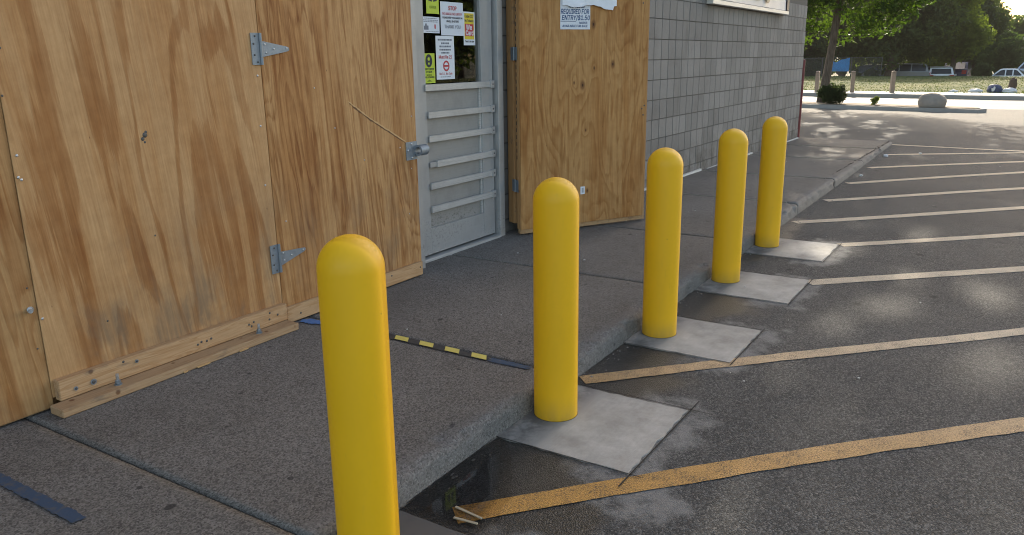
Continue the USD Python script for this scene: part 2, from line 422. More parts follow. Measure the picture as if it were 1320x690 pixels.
# old yellow line paint, worn down to the stones
g = Graph()
P = g.pos()
ag = g('voronoi_texture', vector=P, scale=180.0, feature='f1'); sep = g('separate_color', color=ag.color, color_type='rgb')
n2 = g.noise(P, 11.0, 5, 0.75); n3 = g.noise(P, 140.0, 3, 0.7)
sx = g('separate_xyz', vector=P).x
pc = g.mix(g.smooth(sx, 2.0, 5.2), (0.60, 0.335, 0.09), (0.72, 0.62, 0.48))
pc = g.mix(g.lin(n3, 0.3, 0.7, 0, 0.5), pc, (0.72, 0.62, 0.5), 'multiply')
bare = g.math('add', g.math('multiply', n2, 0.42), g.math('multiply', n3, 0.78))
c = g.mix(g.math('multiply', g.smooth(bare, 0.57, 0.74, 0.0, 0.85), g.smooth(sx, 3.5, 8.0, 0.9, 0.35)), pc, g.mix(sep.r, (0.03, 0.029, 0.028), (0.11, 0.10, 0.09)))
h = g.math('add', g.math('multiply', ag.distance, -1.0), g.math('multiply', n3, 0.7))
M['line_paint'] = g.done('line_paint', g('principled_bsdf', base_color=c, roughness=0.75, specular_ior_level=0.3, normal=g.bump(h, 0.8, 0.004)).BSDF)
M['white_line'] = principled('white_line', (0.62, 0.60, 0.56), 0.7, vary=0.15, scale=30)

# pale new concrete of the bollard footings
g = Graph()
P = g.pos()
n1 = g.noise(P, 6.0, 6, 0.72); br = g.noise(g.pos((4, 190, 10)), 1.0, 2, 0.5); n3 = g.noise(P, 210.0, 3, 0.6)
oi = g('object_info').random
c = g.mix(g.lin(n1, 0.3, 0.7), (0.31, 0.295, 0.27), (0.54, 0.525, 0.495))
c = g.mix(g.lin(br, 0.3, 0.7, 0, 0.3), c, (0.75, 0.74, 0.72), 'multiply')
pv = g('voronoi_texture', vector=P, scale=26.0, feature='f1'); ps = g('separate_color', color=pv.color, color_type='rgb')
c = g.mix(g.math('multiply', g.smooth(pv.distance, 0.16, 0.09), g.math('multiply', g.math('greater_than', ps.b, 0.62), 0.85)), c, (0.05, 0.045, 0.04))
sy = g('separate_xyz', vector=P).y
wet = g.math('multiply', g.smooth(sy, 1.36, 1.56), g.smooth(n1, 0.36, 0.62))
c = g.mix(g.math('multiply', wet, 0.85), c, (0.10, 0.095, 0.09))
M['pad'] = g.done('pad', g('principled_bsdf', base_color=c, roughness=0.8, specular_ior_level=0.3, normal=g.bump(g.math('add', br, n3), 0.35, 0.002)).BSDF)
M['pad_wet'] = principled('pad_wet', (0.105, 0.10, 0.095), 0.6, vary=0.3, scale=9)
M['saw_cut'] = principled('saw_cut', (0.018, 0.017, 0.016), 0.9)
M['joint'] = principled('joint', (0.022, 0.02, 0.018), 0.95)
M['joint_pale'] = principled('joint_pale', (0.24, 0.23, 0.20), 0.9, vary=0.3, scale=20)

g = Graph()
n = g.noise(g.pos(), 14.0, 3, 0.5)
fres = g('fresnel', IOR=1.33)
tr = g('transparent_bsdf', color=(0.90, 0.88, 0.85))
gl = g('glossy_bsdf', color=(1, 1, 1), roughness=0.015, normal=g.bump(n, 0.02, 0.004))
fl = g('attribute', attribute='film')
M['water'] = g.done('water', g('mix_closure', fac=g.math('multiply', fres.fac, g.smooth(fl.fac, 0.0, 1.0)), closure1=tr.BSDF, closure2=gl.BSDF).closure)

# split face concrete block
g = Graph()
P = g.pos()
n3 = g.noise(P, 170.0, 3, 0.7); n1 = g.noise(P, 2.2, 5, 0.6); n2 = g.noise(P, 38.0, 3, 0.6)
oi = g('object_info').random
c = g.mix(oi, (0.20, 0.192, 0.18), (0.275, 0.264, 0.247))
c = g.mix(g.lin(n3, 0.3, 0.7, 0, 0.75), c, (0.62, 0.61, 0.60), 'multiply')
c = g.mix(g.smooth(n1, 0.5, 0.75, 0, 0.5), c, (0.66, 0.61, 0.59), 'multiply')
bz_ = g('separate_xyz', vector=P).z
c = g.mix(g.math('multiply', g.smooth(bz_, 0.55, 0.0), g.smooth(g.noise(P, 5.0, 5, 0.7), 0.35, 0.65)), c, (0.55, 0.53, 0.50), 'multiply')
st_ = g.noise(g.pos((9, 9, 0.9)), 1.0, 4, 0.6)
c = g.mix(g.smooth(st_, 0.56, 0.72, 0, 0.45), c, (0.62, 0.60, 0.58), 'multiply')
M['block'] = g.done('block', g('principled_bsdf', base_color=c, roughness=0.9, specular_ior_level=0.2, normal=g.bump(g.math('add', n3, g.math('multiply', n2, 0.7)), 0.6, 0.004)).BSDF)
M['mortar'] = principled('mortar', (0.12, 0.113, 0.104), 0.95, spec=0.1, vary=0.2)
M['wall_plain'] = principled('wall_plain', (0.24, 0.23, 0.22), 0.9, vary=0.15, scale=6)
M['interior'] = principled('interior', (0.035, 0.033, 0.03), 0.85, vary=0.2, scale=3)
M['shelf_metal'] = principled('shelf_metal', (0.25, 0.25, 0.24), 0.5)
M['goods'] = principled('goods', (0.22, 0.10, 0.06), 0.6, vary=0.9, scale=12)
M['caulk'] = principled('caulk', (0.55, 0.54, 0.52), 0.85, vary=0.25, scale=25)
M['red_paint'] = principled('red_paint', (0.16, 0.03, 0.028), 0.5, vary=0.25)
M['paper'] = principled('paper', (0.70, 0.73, 0.77), 0.8, vary=0.03, scale=8)
M['paper_white'] = principled('paper_white', (0.76, 0.78, 0.80), 0.8, vary=0.04, scale=8)
M['film'] = principled('film', (0.78, 0.80, 0.84), 0.35, vary=0.06, scale=14)
M['lime'] = principled('lime', (0.52, 0.62, 0.04), 0.6, vary=0.05)
M['ink'] = principled('ink', (0.03, 0.032, 0.04), 0.7)
M['ink_grey'] = principled('ink_grey', (0.20, 0.21, 0.24), 0.7)
M['ink_red'] = principled('ink_red', (0.50, 0.045, 0.05), 0.6)
M['ink_blue'] = principled('ink_blue', (0.03, 0.07, 0.18), 0.7)
M['sticker_yellow'] = principled('sticker_yellow', (0.72, 0.55, 0.03), 0.6)
M['ink_olive'] = principled('ink_olive', (0.20, 0.27, 0.02), 0.7)
M['tape_yellow'] = principled('tape_yellow', (0.66, 0.56, 0.13), 0.55, vary=0.12, scale=60)
M['tape_black'] = principled('tape_black', (0.03, 0.031, 0.035), 0.6, vary=0.2)
g = Graph()
n = g.noise(g.pos(), 26.0, 5, 0.75); nb = g.noise(g.pos(), 300.0, 2, 0.5)
c = g.mix(g.smooth(n, 0.5, 0.66, 0, 0.75), g.mix(nb, (0.035, 0.062, 0.11), (0.055, 0.09, 0.15)), (0.10, 0.095, 0.09))
M['tape_blue'] = g.done('tape_blue', g('principled_bsdf', base_color=c, roughness=0.7, specular_ior_level=0.3).BSDF)
M['tape_blue_bright'] = principled('tape_blue_bright', (0.06, 0.17, 0.42), 0.6, vary=0.3, scale=60)
M['banner'] = principled('banner', (0.50, 0.495, 0.51), 0.5, vary=0.05, scale=3)
M['banner_purple'] = principled('banner_purple', (0.13, 0.075, 0.17), 0.5, vary=0.2, scale=9)
M['banner_tan'] = principled('banner_tan', (0.25, 0.19, 0.13), 0.5, vary=0.2, scale=9)
M['banner_lilac'] = principled('banner_lilac', (0.42, 0.36, 0.46), 0.5, vary=0.15, scale=9)
M['frame_dark'] = principled('frame_dark', (0.05, 0.035, 0.04), 0.5)
M['frame_pale'] = principled('frame_pale', (0.62, 0.59, 0.53), 0.45)
M['stick'] = principled('stick', (0.42, 0.36, 0.26), 0.7, vary=0.15, scale=60)
M['litter_white'] = principled('litter_white', (0.62, 0.62, 0.62), 0.7)

# far setting
g = Graph()
P = g.pos(); n1 = g.noise(P, 0.5, 5, 0.6); n3 = g.noise(P, 40.0, 3, 0.7)
c = g.mix(g.lin(n1, 0.3, 0.7), (0.16, 0.15, 0.135), (0.26, 0.245, 0.22))
c = g.mix(g.lin(n3, 0.3, 0.7, 0, 0.4), c, (0.7, 0.7, 0.7), 'multiply')
M['street'] = g.done('street', g('principled_bsdf', base_color=c, roughness=0.75, specular_ior_level=0.4, normal=g.bump(n3, 0.4, 0.01)).BSDF)
M['far_concrete'] = principled('far_concrete', (0.40, 0.375, 0.335), 0.8, vary=0.2, scale=3)
M['kerb'] = principled('kerb', (0.27, 0.255, 0.235), 0.85, vary=0.2, scale=8)
M['soil'] = principled('soil', (0.15, 0.12, 0.085), 0.95, vary=0.4, scale=6, bump=0.02)
g = Graph()
P = g.pos(); n1 = g.noise(P, 0.16, 5, 0.65); n2 = g.noise(P, 1.6, 5, 0.7); n3 = g.noise(P, 22.0, 3, 0.7)
c = g.mix(g.smooth(n1, 0.38, 0.62), (0.085, 0.115, 0.03), (0.235, 0.22, 0.09))
c = g.mix(g.lin(n2, 0.35, 0.65), c, g.mix(0.6, c, (0.55, 0.72, 0.45), 'multiply'))
c = g.mix(g.lin(n3, 0.3, 0.7, 0, 0.6), c, (0.5, 0.52, 0.45), 'multiply')
M['lawn'] = g.done('lawn', g('principled_bsdf', base_color=c, roughness=0.9, specular_ior_level=0.15, normal=g.bump(n3, 0.8, 0.05)).BSDF)
M['earth'] = principled('earth', (0.12, 0.12, 0.075), 0.95, vary=0.3, scale=0.3)


def leafmat(name, c1, c2, trans, tscale=1.5):
    g = Graph()
    r = g('geometry').random_per_island
    n = g.noise(g.pos(), tscale, 3, 0.6)
    f = g.math('add', g.math('multiply', r, 0.6), g.lin(n, 0.3, 0.7, -0.1, 0.5), clamp=True)
    c = g.mix(f, c1, c2)
    d = g('principled_bsdf', base_color=c, roughness=0.55, specular_ior_level=0.3)
    t = g('translucent_bsdf', color=g.mix(1.0, c, (1.5, 1.75, 0.7), 'multiply'))
    return g.done(name, g('mix_closure', fac=trans, closure1=d.BSDF, closure2=t.BSDF).closure)


M['leaf_street'] = leafmat('leaf_street', (0.035, 0.062, 0.012), (0.10, 0.145, 0.025), 0.5)
M['leaf_dark'] = leafmat('leaf_dark', (0.070, 0.090, 0.036), (0.13, 0.16, 0.06), 0.58, 0.6)
M['leaf_yellow'] = leafmat('leaf_yellow', (0.11, 0.14, 0.026), (0.25, 0.28, 0.06), 0.58, 0.6)
M['leaf_mid'] = leafmat('leaf_mid', (0.06, 0.09, 0.035), (0.13, 0.17, 0.06), 0.45, 0.6)
M['leaf_deep'] = leafmat('leaf_deep', (0.055, 0.075, 0.034), (0.10, 0.128, 0.05), 0.5, 0.6)
M['leaf_shrub'] = leafmat('leaf_shrub', (0.022, 0.036, 0.010), (0.06, 0.085, 0.02), 0.3, 6.0)
M['leaf_lime'] = leafmat('leaf_lime', (0.12, 0.15, 0.03), (0.22, 0.24, 0.06), 0.4, 6.0)
M['grass_blade'] = leafmat('grass_blade', (0.10, 0.125, 0.04), (0.22, 0.21, 0.09), 0.2, 0.3)
g = Graph()
n = g.noise(g.pos((22, 22, 3)), 1.0, 5, 0.7)
c = g.mix(g.lin(n, 0.3, 0.7), (0.05, 0.037, 0.027), (0.16, 0.125, 0.095))
M['bark'] = g.done('bark', g('principled_bsdf', base_color=c, roughness=0.9, specular_ior_level=0.15, normal=g.bump(n, 0.9, 0.02)).BSDF)
M['post_wood'] = principled('post_wood', (0.24, 0.185, 0.14), 0.85, vary=0.3, scale=14)
M['boulder'] = principled('boulder', (0.25, 0.215, 0.18), 0.85, vary=0.3, scale=5, bump=0.02)
M['tarp'] = principled('tarp', (0.03, 0.26, 0.60), 0.45, vary=0.25, scale=2.5)
M['tyre'] = principled('tyre', (0.02, 0.02, 0.02), 0.85)
M['rim'] = principled('rim', (0.5, 0.5, 0.52), 0.35, 0.8)
M['car_glass'] = principled('car_glass', (0.015, 0.018, 0.022), 0.16, spec=0.4)
for k, c in dict(silver=(0.20, 0.205, 0.21), white=(0.78, 0.78, 0.77), plum=(0.045, 0.040, 0.085), blue_grey=(0.42, 0.47, 0.56), black=(0.02, 0.02, 0.022)).items():
    M['car_' + k] = principled('car_' + k, c, 0.28, 0.15, vary=0.03, coat_weight=0.6)
M['lamp_red'] = principled('lamp_red', (0.40, 0.02, 0.02), 0.25)
M['lamp_clear'] = principled('lamp_clear', (0.72, 0.72, 0.72), 0.15)
M['house_wall'] = principled('house_wall', (0.33, 0.26, 0.21), 0.85)
M['roof_tile'] = principled('roof_tile', (0.22, 0.19, 0.17), 0.9, vary=0.2, scale=4)
M['trim'] = principled('trim', (0.72, 0.71, 0.69), 0.6)
M['navy'] = principled('navy', (0.03, 0.045, 0.10), 0.6)
M['brown'] = principled('brown', (0.07, 0.045, 0.03), 0.8)
M['shirt'] = principled('shirt', (0.70, 0.70, 0.72), 0.8)
M['skin'] = principled('skin', (0.35, 0.20, 0.14), 0.6)

rng = np.random.default_rng(11)
LOT = -0.11

# ================================================================== THE GROUND
def curb_y(x):
    return np.interp(x, [-4, 1.5, 2.7, 6.3, 9.8, 14.62], [1.60, 1.605, 1.617, 1.668, 1.684, 1.745])


def side_z(x):
    return np.interp(x, [-4, 9.0, 11.0, 14.62], [0.0, 0.0, -0.025, -0.062])


def lot_z(x, y=0):
    return np.interp(x, [-50, 17.0, 25.5, 27.2, 60], [LOT, LOT, -0.25, -0.27, -0.29])


# the huge ground sheet under everything
obj('ground', grid(np.array([-300, -20, 63, 90, 600.0]), np.array([-400, -60, 60, 400.0]), lambda X, Y: 0 * X - 1.02), M['earth'], kind='structure', label='bare earth and grass reaching to the horizon', category='ground')

PADS = [(1.20, 1.79, 1.045), (2.41, 3.025, 1.046), (3.655, 4.20, 1.060), (4.775, 5.375, 1.058), (5.935, 6.555, 1.094)]
lot = thing('parking_lot', 'dark asphalt parking lot with worn slanting yellow lines', 'parking lot', kind='structure')


def asphalt_piece(xs, ys, parent):
    m = grid(xs, ys, lambda X, Y: lot_z(X) + 0.0016 * (meshkit.fbm(np.stack([X * 1.5, Y * 1.5, 0 * X], -1), 3, 5) - 0.5) * (Y < 1.5))
    x, y = m.vertices[:, 0], m.vertices[:, 1]
    q = np.c_[x, y, 0 * x]
    n = meshkit.fbm(q * 4.0, 4, 21); n2 = meshkit.fbm(q * 14.0, 3, 8)
    wet = np.zeros(len(x)); stain = np.zeros(len(x))
    sm = lambda t: np.clip(t, 0, 1) ** 2 * (3 - 2 * np.clip(t, 0, 1))
    gut = sm((y - (1.18 + 0.55 * (n - 0.5))) / 0.16) * (x > 0.5) * (x < 4.9)
    gut = np.maximum(gut, sm((y - (1.42 + 0.3 * (n - 0.5))) / 0.1) * (x < 7.5))
    near = sm((0.55 + 0.35 * (n - 0.5) - np.hypot((x - 2.03) / 1.0, (y - 1.38) / 0.75)) / 0.10)
    wet = np.clip(np.maximum(gut, near), 0, 1)
    for x0, x1, y0 in PADS:
        dx = np.maximum(np.maximum(x0 - x, x - x1), 0); dy = np.maximum(y0 - y, 0); dd = np.hypot(dx, dy)
        s = sm((0.13 + 0.22 * (n2 - 0.5) - dd) / 0.06) * (y < 1.30)
        stain = np.maximum(stain, s * 0.8)
    stain = np.maximum(stain, 0.7 * sm((0.16 + 0.25 * (n2 - .5) - np.hypot(x - 2.30, (y - 0.96) / 1.3)) / 0.07))
    wet = wet * (1 - 0.8 * (stain > 0.35) * (y < 1.25))
    pr = obj('asphalt', m, M['asphalt'], parent)
    primvar(pr, 'stain', stain); primvar(pr, 'wet', wet)


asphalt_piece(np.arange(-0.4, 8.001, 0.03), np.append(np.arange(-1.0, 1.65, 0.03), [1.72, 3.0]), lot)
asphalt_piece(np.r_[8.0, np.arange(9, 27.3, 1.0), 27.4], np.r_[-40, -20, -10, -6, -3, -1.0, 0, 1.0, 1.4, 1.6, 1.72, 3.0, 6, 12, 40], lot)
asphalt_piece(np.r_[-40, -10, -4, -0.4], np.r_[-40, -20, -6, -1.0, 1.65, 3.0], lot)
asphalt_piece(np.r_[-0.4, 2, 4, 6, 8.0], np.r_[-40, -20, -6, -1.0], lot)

# painted lines: (left end x,y) -> (right end x,y) beyond the frame's edge; width; a slight bow and ragged edges
LINES = [((1.865, 1.425), (3.60, -0.17), 0.105), ((3.085, 1.575), (4.94, -0.165), 0.095), ((5.30, 1.045), (6.44, -0.155), 0.105), ((6.545, 1.08), (7.72, -0.147), 0.10),
         ((7.29, 1.615), (9.03, -0.14), 0.105), ((8.57, 1.61), (10.35, -0.13), 0.10), ((9.86, 1.615), (11.78, -0.12), 0.10), ((11.36, 1.605), (12.97, -0.115), 0.10),
         ((12.98, 1.60), (14.13, -0.11), 0.10), ((14.47, 1.74), (14.33, -0.11), 0.09)]
for k, (a, b, w) in enumerate(LINES):
    a, b = np.array(a), np.array(b); d = b - a; L = np.linalg.norm(d); d /= L
    ext = 2.6 if k < 9 else 3.0
    w *= 1.0 if k < 2 else 1.15
    b = b + d * ext; L += ext
    n = np.array([-d[1], d[0]]); s = np.linspace(0, L, int(L / 0.05))
    bow = 0.02 * np.sin(s * 1.3 + k)
    e1 = w / 2 + 0.006 * (meshkit.fbm(np.c_[s * 9, s * 0 + k, s * 0], 3, k) - 0.5) * 2
    e2 = w / 2 + 0.006 * (meshkit.fbm(np.c_[s * 9, s * 0 + k + 50, s * 0], 3, k) - 0.5) * 2
    c = a + s[:, None] * d + bow[:, None] * n
    q1, q2 = c + e1[:, None] * n, c - e2[:, None] * n
    v = np.vstack([np.c_[q1, np.full(len(s), LOT + 0.003)], np.c_[q2, np.full(len(s), LOT + 0.003)]]); m = len(s); i = np.arange(m - 1)
    f = np.vstack([np.c_[i, m + i, m + i + 1], np.c_[i, m + i + 1, i + 1]])
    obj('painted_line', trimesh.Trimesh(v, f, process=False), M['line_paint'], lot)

# bollard footings and the saw cuts round them
POS_PAD = ['nearest the camera, cut off by the lower edge', 'beside the puddle, with the wide crossed saw cuts', 'middle one of the row, its outer corner at a yellow line', 'second from the far end of the row', 'farthest one, with a sunlit outer half']
for k, (x0, x1, y0) in enumerate(PADS):
    y1 = float(curb_y((x0 + x1) / 2)) + 0.02
    r2 = np.random.default_rng(50 + k)
    out = []
    for (ax, ay), (bx, by) in (((x0, y0), (x1, y0)), ((x1, y0), (x1, y1)), ((x1, y1), (x0, y1)), ((x0, y1), (x0, y0))):
        for t in np.linspace(0, 1, 14)[:-1]:
            j = r2.normal(0, 0.003, 2); out.append((ax + t * (bx - ax) + j[0], ay + t * (by - ay) + j[1]))
    m = prism(Polygon(out), 0.02); m.apply_translation((0, 0, LOT - 0.0148))
    obj('concrete_pad', m, M['pad' if k else 'pad_wet'], label='pale square concrete footing, ' + POS_PAD[k], category='concrete pad', group='concrete footings along the curb')
    w = 0.0055
    over = 0.11 if k == 1 else 0.04
    cut = [sbox(x0 - over, y0 - 0.016, x1 + over, y0 - 0.016 + w), sbox(x1 + 0.006, y0 - over, x1 + 0.006 + w, y1), sbox(x0 - 0.006 - w, y0 - over * 0.5, x0 - 0.006, y1)]
    for cpoly in cut: obj('saw_cut', sheet(cpoly, LOT + 0.0075), M['saw_cut'], lot)

# puddle by the first two footings
pt = np.array([(1.795, 1.625), (1.80, 1.45), (1.825, 1.335), (1.90, 1.285), (1.97, 1.325), (2.04, 1.325), (2.10, 1.375), (2.16, 1.40), (2.22, 1.445), (2.30, 1.50), (2.37, 1.56), (2.40, 1.625)])
pt2 = Polygon(pt).buffer(-0.015).buffer(0.03).intersection(sbox(1.795, 1.0, 2.40, 1.612))
px_, py_ = np.arange(1.79, 2.42, 0.012), np.arange(1.24, 1.64, 0.012)
pm = grid(px_, py_, lambda X, Y: 0 * X + LOT + 0.0085)
from shapely import contains_xy, distance, points as shp_points
fc_ = pm.vertices[pm.faces].mean(1); kf = contains_xy(pt2, fc_[:, 0], fc_[:, 1])
pm = trimesh.Trimesh(pm.vertices, pm.faces[kf], process=False); pm.remove_unreferenced_vertices()
open_edge = pt2.exterior.difference(sbox(1.6, 1.595, 3, 2))
dd = distance(shp_points(pm.vertices[:, 0], pm.vertices[:, 1]), open_edge)
dn = meshkit.fbm(np.c_[pm.vertices[:, :2] * 30, 0 * dd], 3, 2)
pud = obj('puddle', pm, M['water'], kind='structure', label='shallow dark puddle in the gutter between the two nearest footings', category='puddle')
primvar(pud, 'film', np.clip((dd - 0.012 - 0.05 * np.maximum(dn - 0.45, 0)) / 0.06, 0, 1))

# sidewalk slabs with a rounded curb edge
walk = thing('sidewalk', 'dark weathered concrete sidewalk with worn curb along the store', 'sidewalk', kind='structure')
JX = [-2.2, -0.1, 1.405, 2.895, 4.43, 5.87, 7.665, 9.45, 11.49, 13.2, 14.62]
PROF = [(0, 0)] + [(0.035 * (1 - math.sin(a)), -0.035 * (1 - math.cos(a))) for a in ()]


def slab(x0, x1, step):
    gap = 0.004
    n = max(3, int((x1 - x0) / step)); xs = np.linspace(x0 + gap, x1 - gap, n)
    R = 0.04
    prof = [(3.7, 0.0), (3.3, 0), (2.9, 0), (2.4, 0), (2.0, 0), (1.85, 0), (1.78, 0)]
    prof = [(y, z, 0) for y, z in prof]
    cur = [(0.10, 0, 0), (0.075, 0, 0.35), (0.05, -0.001, 0.8)] + [(R * (1 - math.sin(a)) - 0.0, -R * (1 - math.cos(a)), 1.0) for a in np.linspace(0.15, math.pi / 2, 6)] + [(0.0, -0.065, 0.8), (-0.002, -0.09, 0.35), (-0.004, -0.13, 0), (-0.004, -0.3, 0)]
    m = len(prof) + len(cur); V = np.zeros((n, m, 3)); E = np.zeros((n, m))
    for i, x in enumerate(xs):
        cy, sz = curb_y(x), side_z(x)
        for j, (y, z, e) in enumerate(prof): V[i, j] = (x, y, sz + z)
        for j, (dy, z, e) in enumerate(cur):
            V[i, len(prof) + j] = (x, cy + dy, sz + z); E[i, len(prof) + j] = e
    chip = meshkit.fbm(V.reshape(-1, 3) * [9, 9, 14], 4, 3).reshape(n, m) - 0.5
    V[:, :, 1] += E * np.maximum(chip - 0.02, 0) * 0.10
    V[:, :, 2] -= E * np.maximum(chip - 0.05, 0) * 0.08 + 0.0015 * chip
    # rounded ends at the joints
    for side, i0 in ((0, 0), (-1, n - 1)):
        V[i0, :len(prof) + 6, 2] -= 0.004
    v = V.reshape(-1, 3); i, j = np.meshgrid(np.arange(n - 1), np.arange(m - 1), indexing='ij'); a = (i * m + j).ravel()
    f = np.vstack([np.c_[a, a + 1, a + m + 1], np.c_[a, a + m + 1, a + m]])
    # end caps of the slab
    base = len(v); ends = []
    for row in (V[0], V[-1]):
        lo = row.copy(); lo[:, 2] = -0.4; ends.append(lo)
    v = np.vstack([v, ends[0], ends[1]])
    ff = []
    for k in range(m - 1):
        ff += [[k, base + k, base + k + 1], [k, base + k + 1, k + 1]]
        o, b = (n - 1) * m, base + m
        ff += [[o + k, b + k + 1, b + k], [o + k, o + k + 1, b + k + 1]]
    f = np.vstack([f, ff])
    tm = trimesh.Trimesh(v, f, process=False)
    if tm.face_normals[0, 2] < 0: tm.invert()
    pr = obj('slab', tm, M['sidewalk'], walk, smooth=True)
    primvar(pr, 'edge', np.r_[E.ravel(), np.zeros(2 * m)])


for a, b in zip(JX[:-1], JX[1:]): slab(a, b, 0.03 if b < 8 else 0.06)
for k, x in enumerate(JX[1:-1]):
    s = 0.0 if k < 6 else 0.0
    cy = float(curb_y(x))
    pale = x > 7
    w = 0.010 if not pale else 0.022
    z = float(side_z(x)) - 0.0025
    if pale:
        obj('joint_filler', box(x - w / 2, cy + 0.10, z - 0.03, x + w / 2, 3.5, z + 0.006), M['joint_pale'], walk)
    else:
        obj('joint_filler', box(x - w / 2, cy + 0.05, z - 0.03, x + w / 2, 3.7, z - 0.008), M['joint'], walk)

# gutter grit
gr = []
for _ in range(260):
    x = rng.uniform(1.85, 14.0); y = curb_y(x) - abs(rng.normal(0, 0.05)) - 0.012
    if any(a - .02 < x < b + .02 for a, b, _ in PADS) and rng.random() < 0.6: continue
    s = rng.uniform(0.002, 0.006); m = trimesh.creation.icosphere(subdivisions=0); m.vertices *= [s * 1.5, s, s * 0.7]
    m.apply_translation((x, y, LOT + 0.004)); gr.append(m)
obj('gutter_grit', gr, M['kerb'], kind='stuff', label='pale grit and small stones collected in the gutter along the curb', category='grit')
lf = []
for _ in range(46):
    if rng.random() < 0.5: x = rng.uniform(1.5, 14.3); y = rng.uniform(1.8, 3.0); z = float(side_z(x)) + 0.004
    else: x = rng.uniform(2.5, 14); y = rng.uniform(-0.6, 1.5); z = LOT + 0.006
    s = rng.uniform(0.004, 0.011); m = trimesh.creation.icosphere(subdivisions=0); m.vertices *= [s, s * rng.uniform(.4, 1), s * 0.4]; m.apply_translation((x, y, z)); lf.append(m)
obj('loose_crumbs', lf, M['caulk'], kind='stuff', label='tiny pale crumbs of litter scattered over sidewalk and lot', category='litter')

# ================================================================== THE STORE
store = thing('store_building', 'grey scored concrete block store with flat roof and boarded front', 'building')
CZ = 0.2032; Z9 = 0.1024; WY = 3.245; X_END = 14.42
wall = obj('front_wall', box(5.52, WY + 0.008, -0.4, X_END - 0.004, 3.6, 2.5), M['mortar'], store)
U = 0.1985


def block(x0, x1, z0, z1, out):
    j = 0.0045; gx = 0.0045; x0 += j; x1 -= j; z0 += j; z1 -= j; y = WY - out; yb = WY + 0.04; b = 0.003
    pts = [(x0, yb), (x0, y + b), (x0 + b, y)]
    xm = (math.floor((x0 - off) / U + 1.001)) * U + off if False else None
    c = x0 - j + U
    while c < x1 - 0.03:
        pts += [(c - gx - b, y), (c - gx, y + b), (c - gx, y + 0.009), (c + gx, y + 0.009), (c + gx, y + b), (c + gx + b, y)]; c += U
    pts += [(x1 - b, y), (x1, y + b), (x1, yb)]
    return prism_z(pts, z0, z1)


def prism_z(pts, z0, z1):
    m = prism(Polygon(pts), z1 - z0); m.apply_translation((0, 0, z0)); return m


r3 = np.random.default_rng(5)
for row in range(-1, 10):
    z0 = Z9 + row * CZ; z1 = z0 + CZ
    start = 8.05 + (U if row % 2 else 0)
    k0 = math.floor((5.52 - start) / (2 * U))
    x = start + k0 * 2 * U
    while x < X_END - 0.05:
        a, b = max(x, 5.52), min(x + 2 * U, X_END)
        if b - a > 0.05 and b > 6.2:
            obj('block', block(a, b, z0, z1, r3.uniform(-0.001, 0.0015)), M['block'], wall)
        x += 2 * U
obj('upper_wall', box(-4, WY + 0.003, 2.45, X_END, 3.6, 5.5), M['wall_plain'], store)
obj('rear_wall', [box(-4, 9.7, -0.4, X_END, 10, 4.2), box(-4, 3.6, -0.4, -3.7, 9.7, 4.2), box(X_END - 0.3, 3.6, -0.4, X_END, 9.7, 4.2)], M['wall_plain'], store)
obj('storefront_wall', [box(-4, 3.30, -0.4, 3.94, 3.6, 2.45), box(5.19, 3.47, -0.4, 5.5, 3.6, 2.45)], M['wall_plain'], store)
ret = obj('doorway_wall', box(5.172, 3.408, -0.4, 5.52, 3.47, 2.45), M['mortar'], store)
for row in range(-1, 10):
    z0 = Z9 + row * CZ
    obj('block', box(5.176, 3.40, z0 + .0045, 5.515, 3.43, z0 + CZ - .0045, 0.003), M['block'], ret)
obj('roof', box(-4, 3.6, 4.0, X_END, 9.7, 4.1), M['wall_plain'], store)
obj('coping', box(-4.05, WY - 0.03, 5.5, X_END + 0.03, 3.66, 5.56, 0.008), M['frame_dark'], store)
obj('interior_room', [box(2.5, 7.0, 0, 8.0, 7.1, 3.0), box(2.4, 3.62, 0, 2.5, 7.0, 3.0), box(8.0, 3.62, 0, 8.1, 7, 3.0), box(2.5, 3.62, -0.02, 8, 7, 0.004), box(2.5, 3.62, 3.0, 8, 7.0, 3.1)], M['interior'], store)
obj('wall_base_seal', [box(6.2, WY - 0.028, -0.06, 9.4, WY - 0.001, 0.022), box(9.4, WY - 0.024, -0.10, 11.6, WY - 0.001, -0.008), box(11.6, WY - 0.024, -0.14, X_END - 0.02, WY - 0.001, -0.042)], M['caulk'], store)
# shelving dimly seen through the door glass
sh = thing('store_shelf', 'grey metal store shelving dimly seen through the door glass', 'shelf')
for x in (5.35, 5.95, 6.55): obj('upright', box(x, 4.7, 0, x + 0.07, 4.76, 1.75), M['shelf_metal'], sh)
for z in (0.4, 0.8, 1.2, 1.6): obj('shelf_board', box(5.3, 4.76, z, 6.7, 5.1, z + 0.025), M['shelf_metal'], sh)
obj('goods', [box(5.45 + 0.17 * i, 4.80, z + 0.026, 5.45 + 0.17 * i + 0.12, 5.0, z + 0.026 + 0.10 + 0.12 * ((i * 7 + int(z * 10)) % 3) / 2) for z in (0.4, 0.8, 1.2) for i in range(7)], M['goods'], sh)

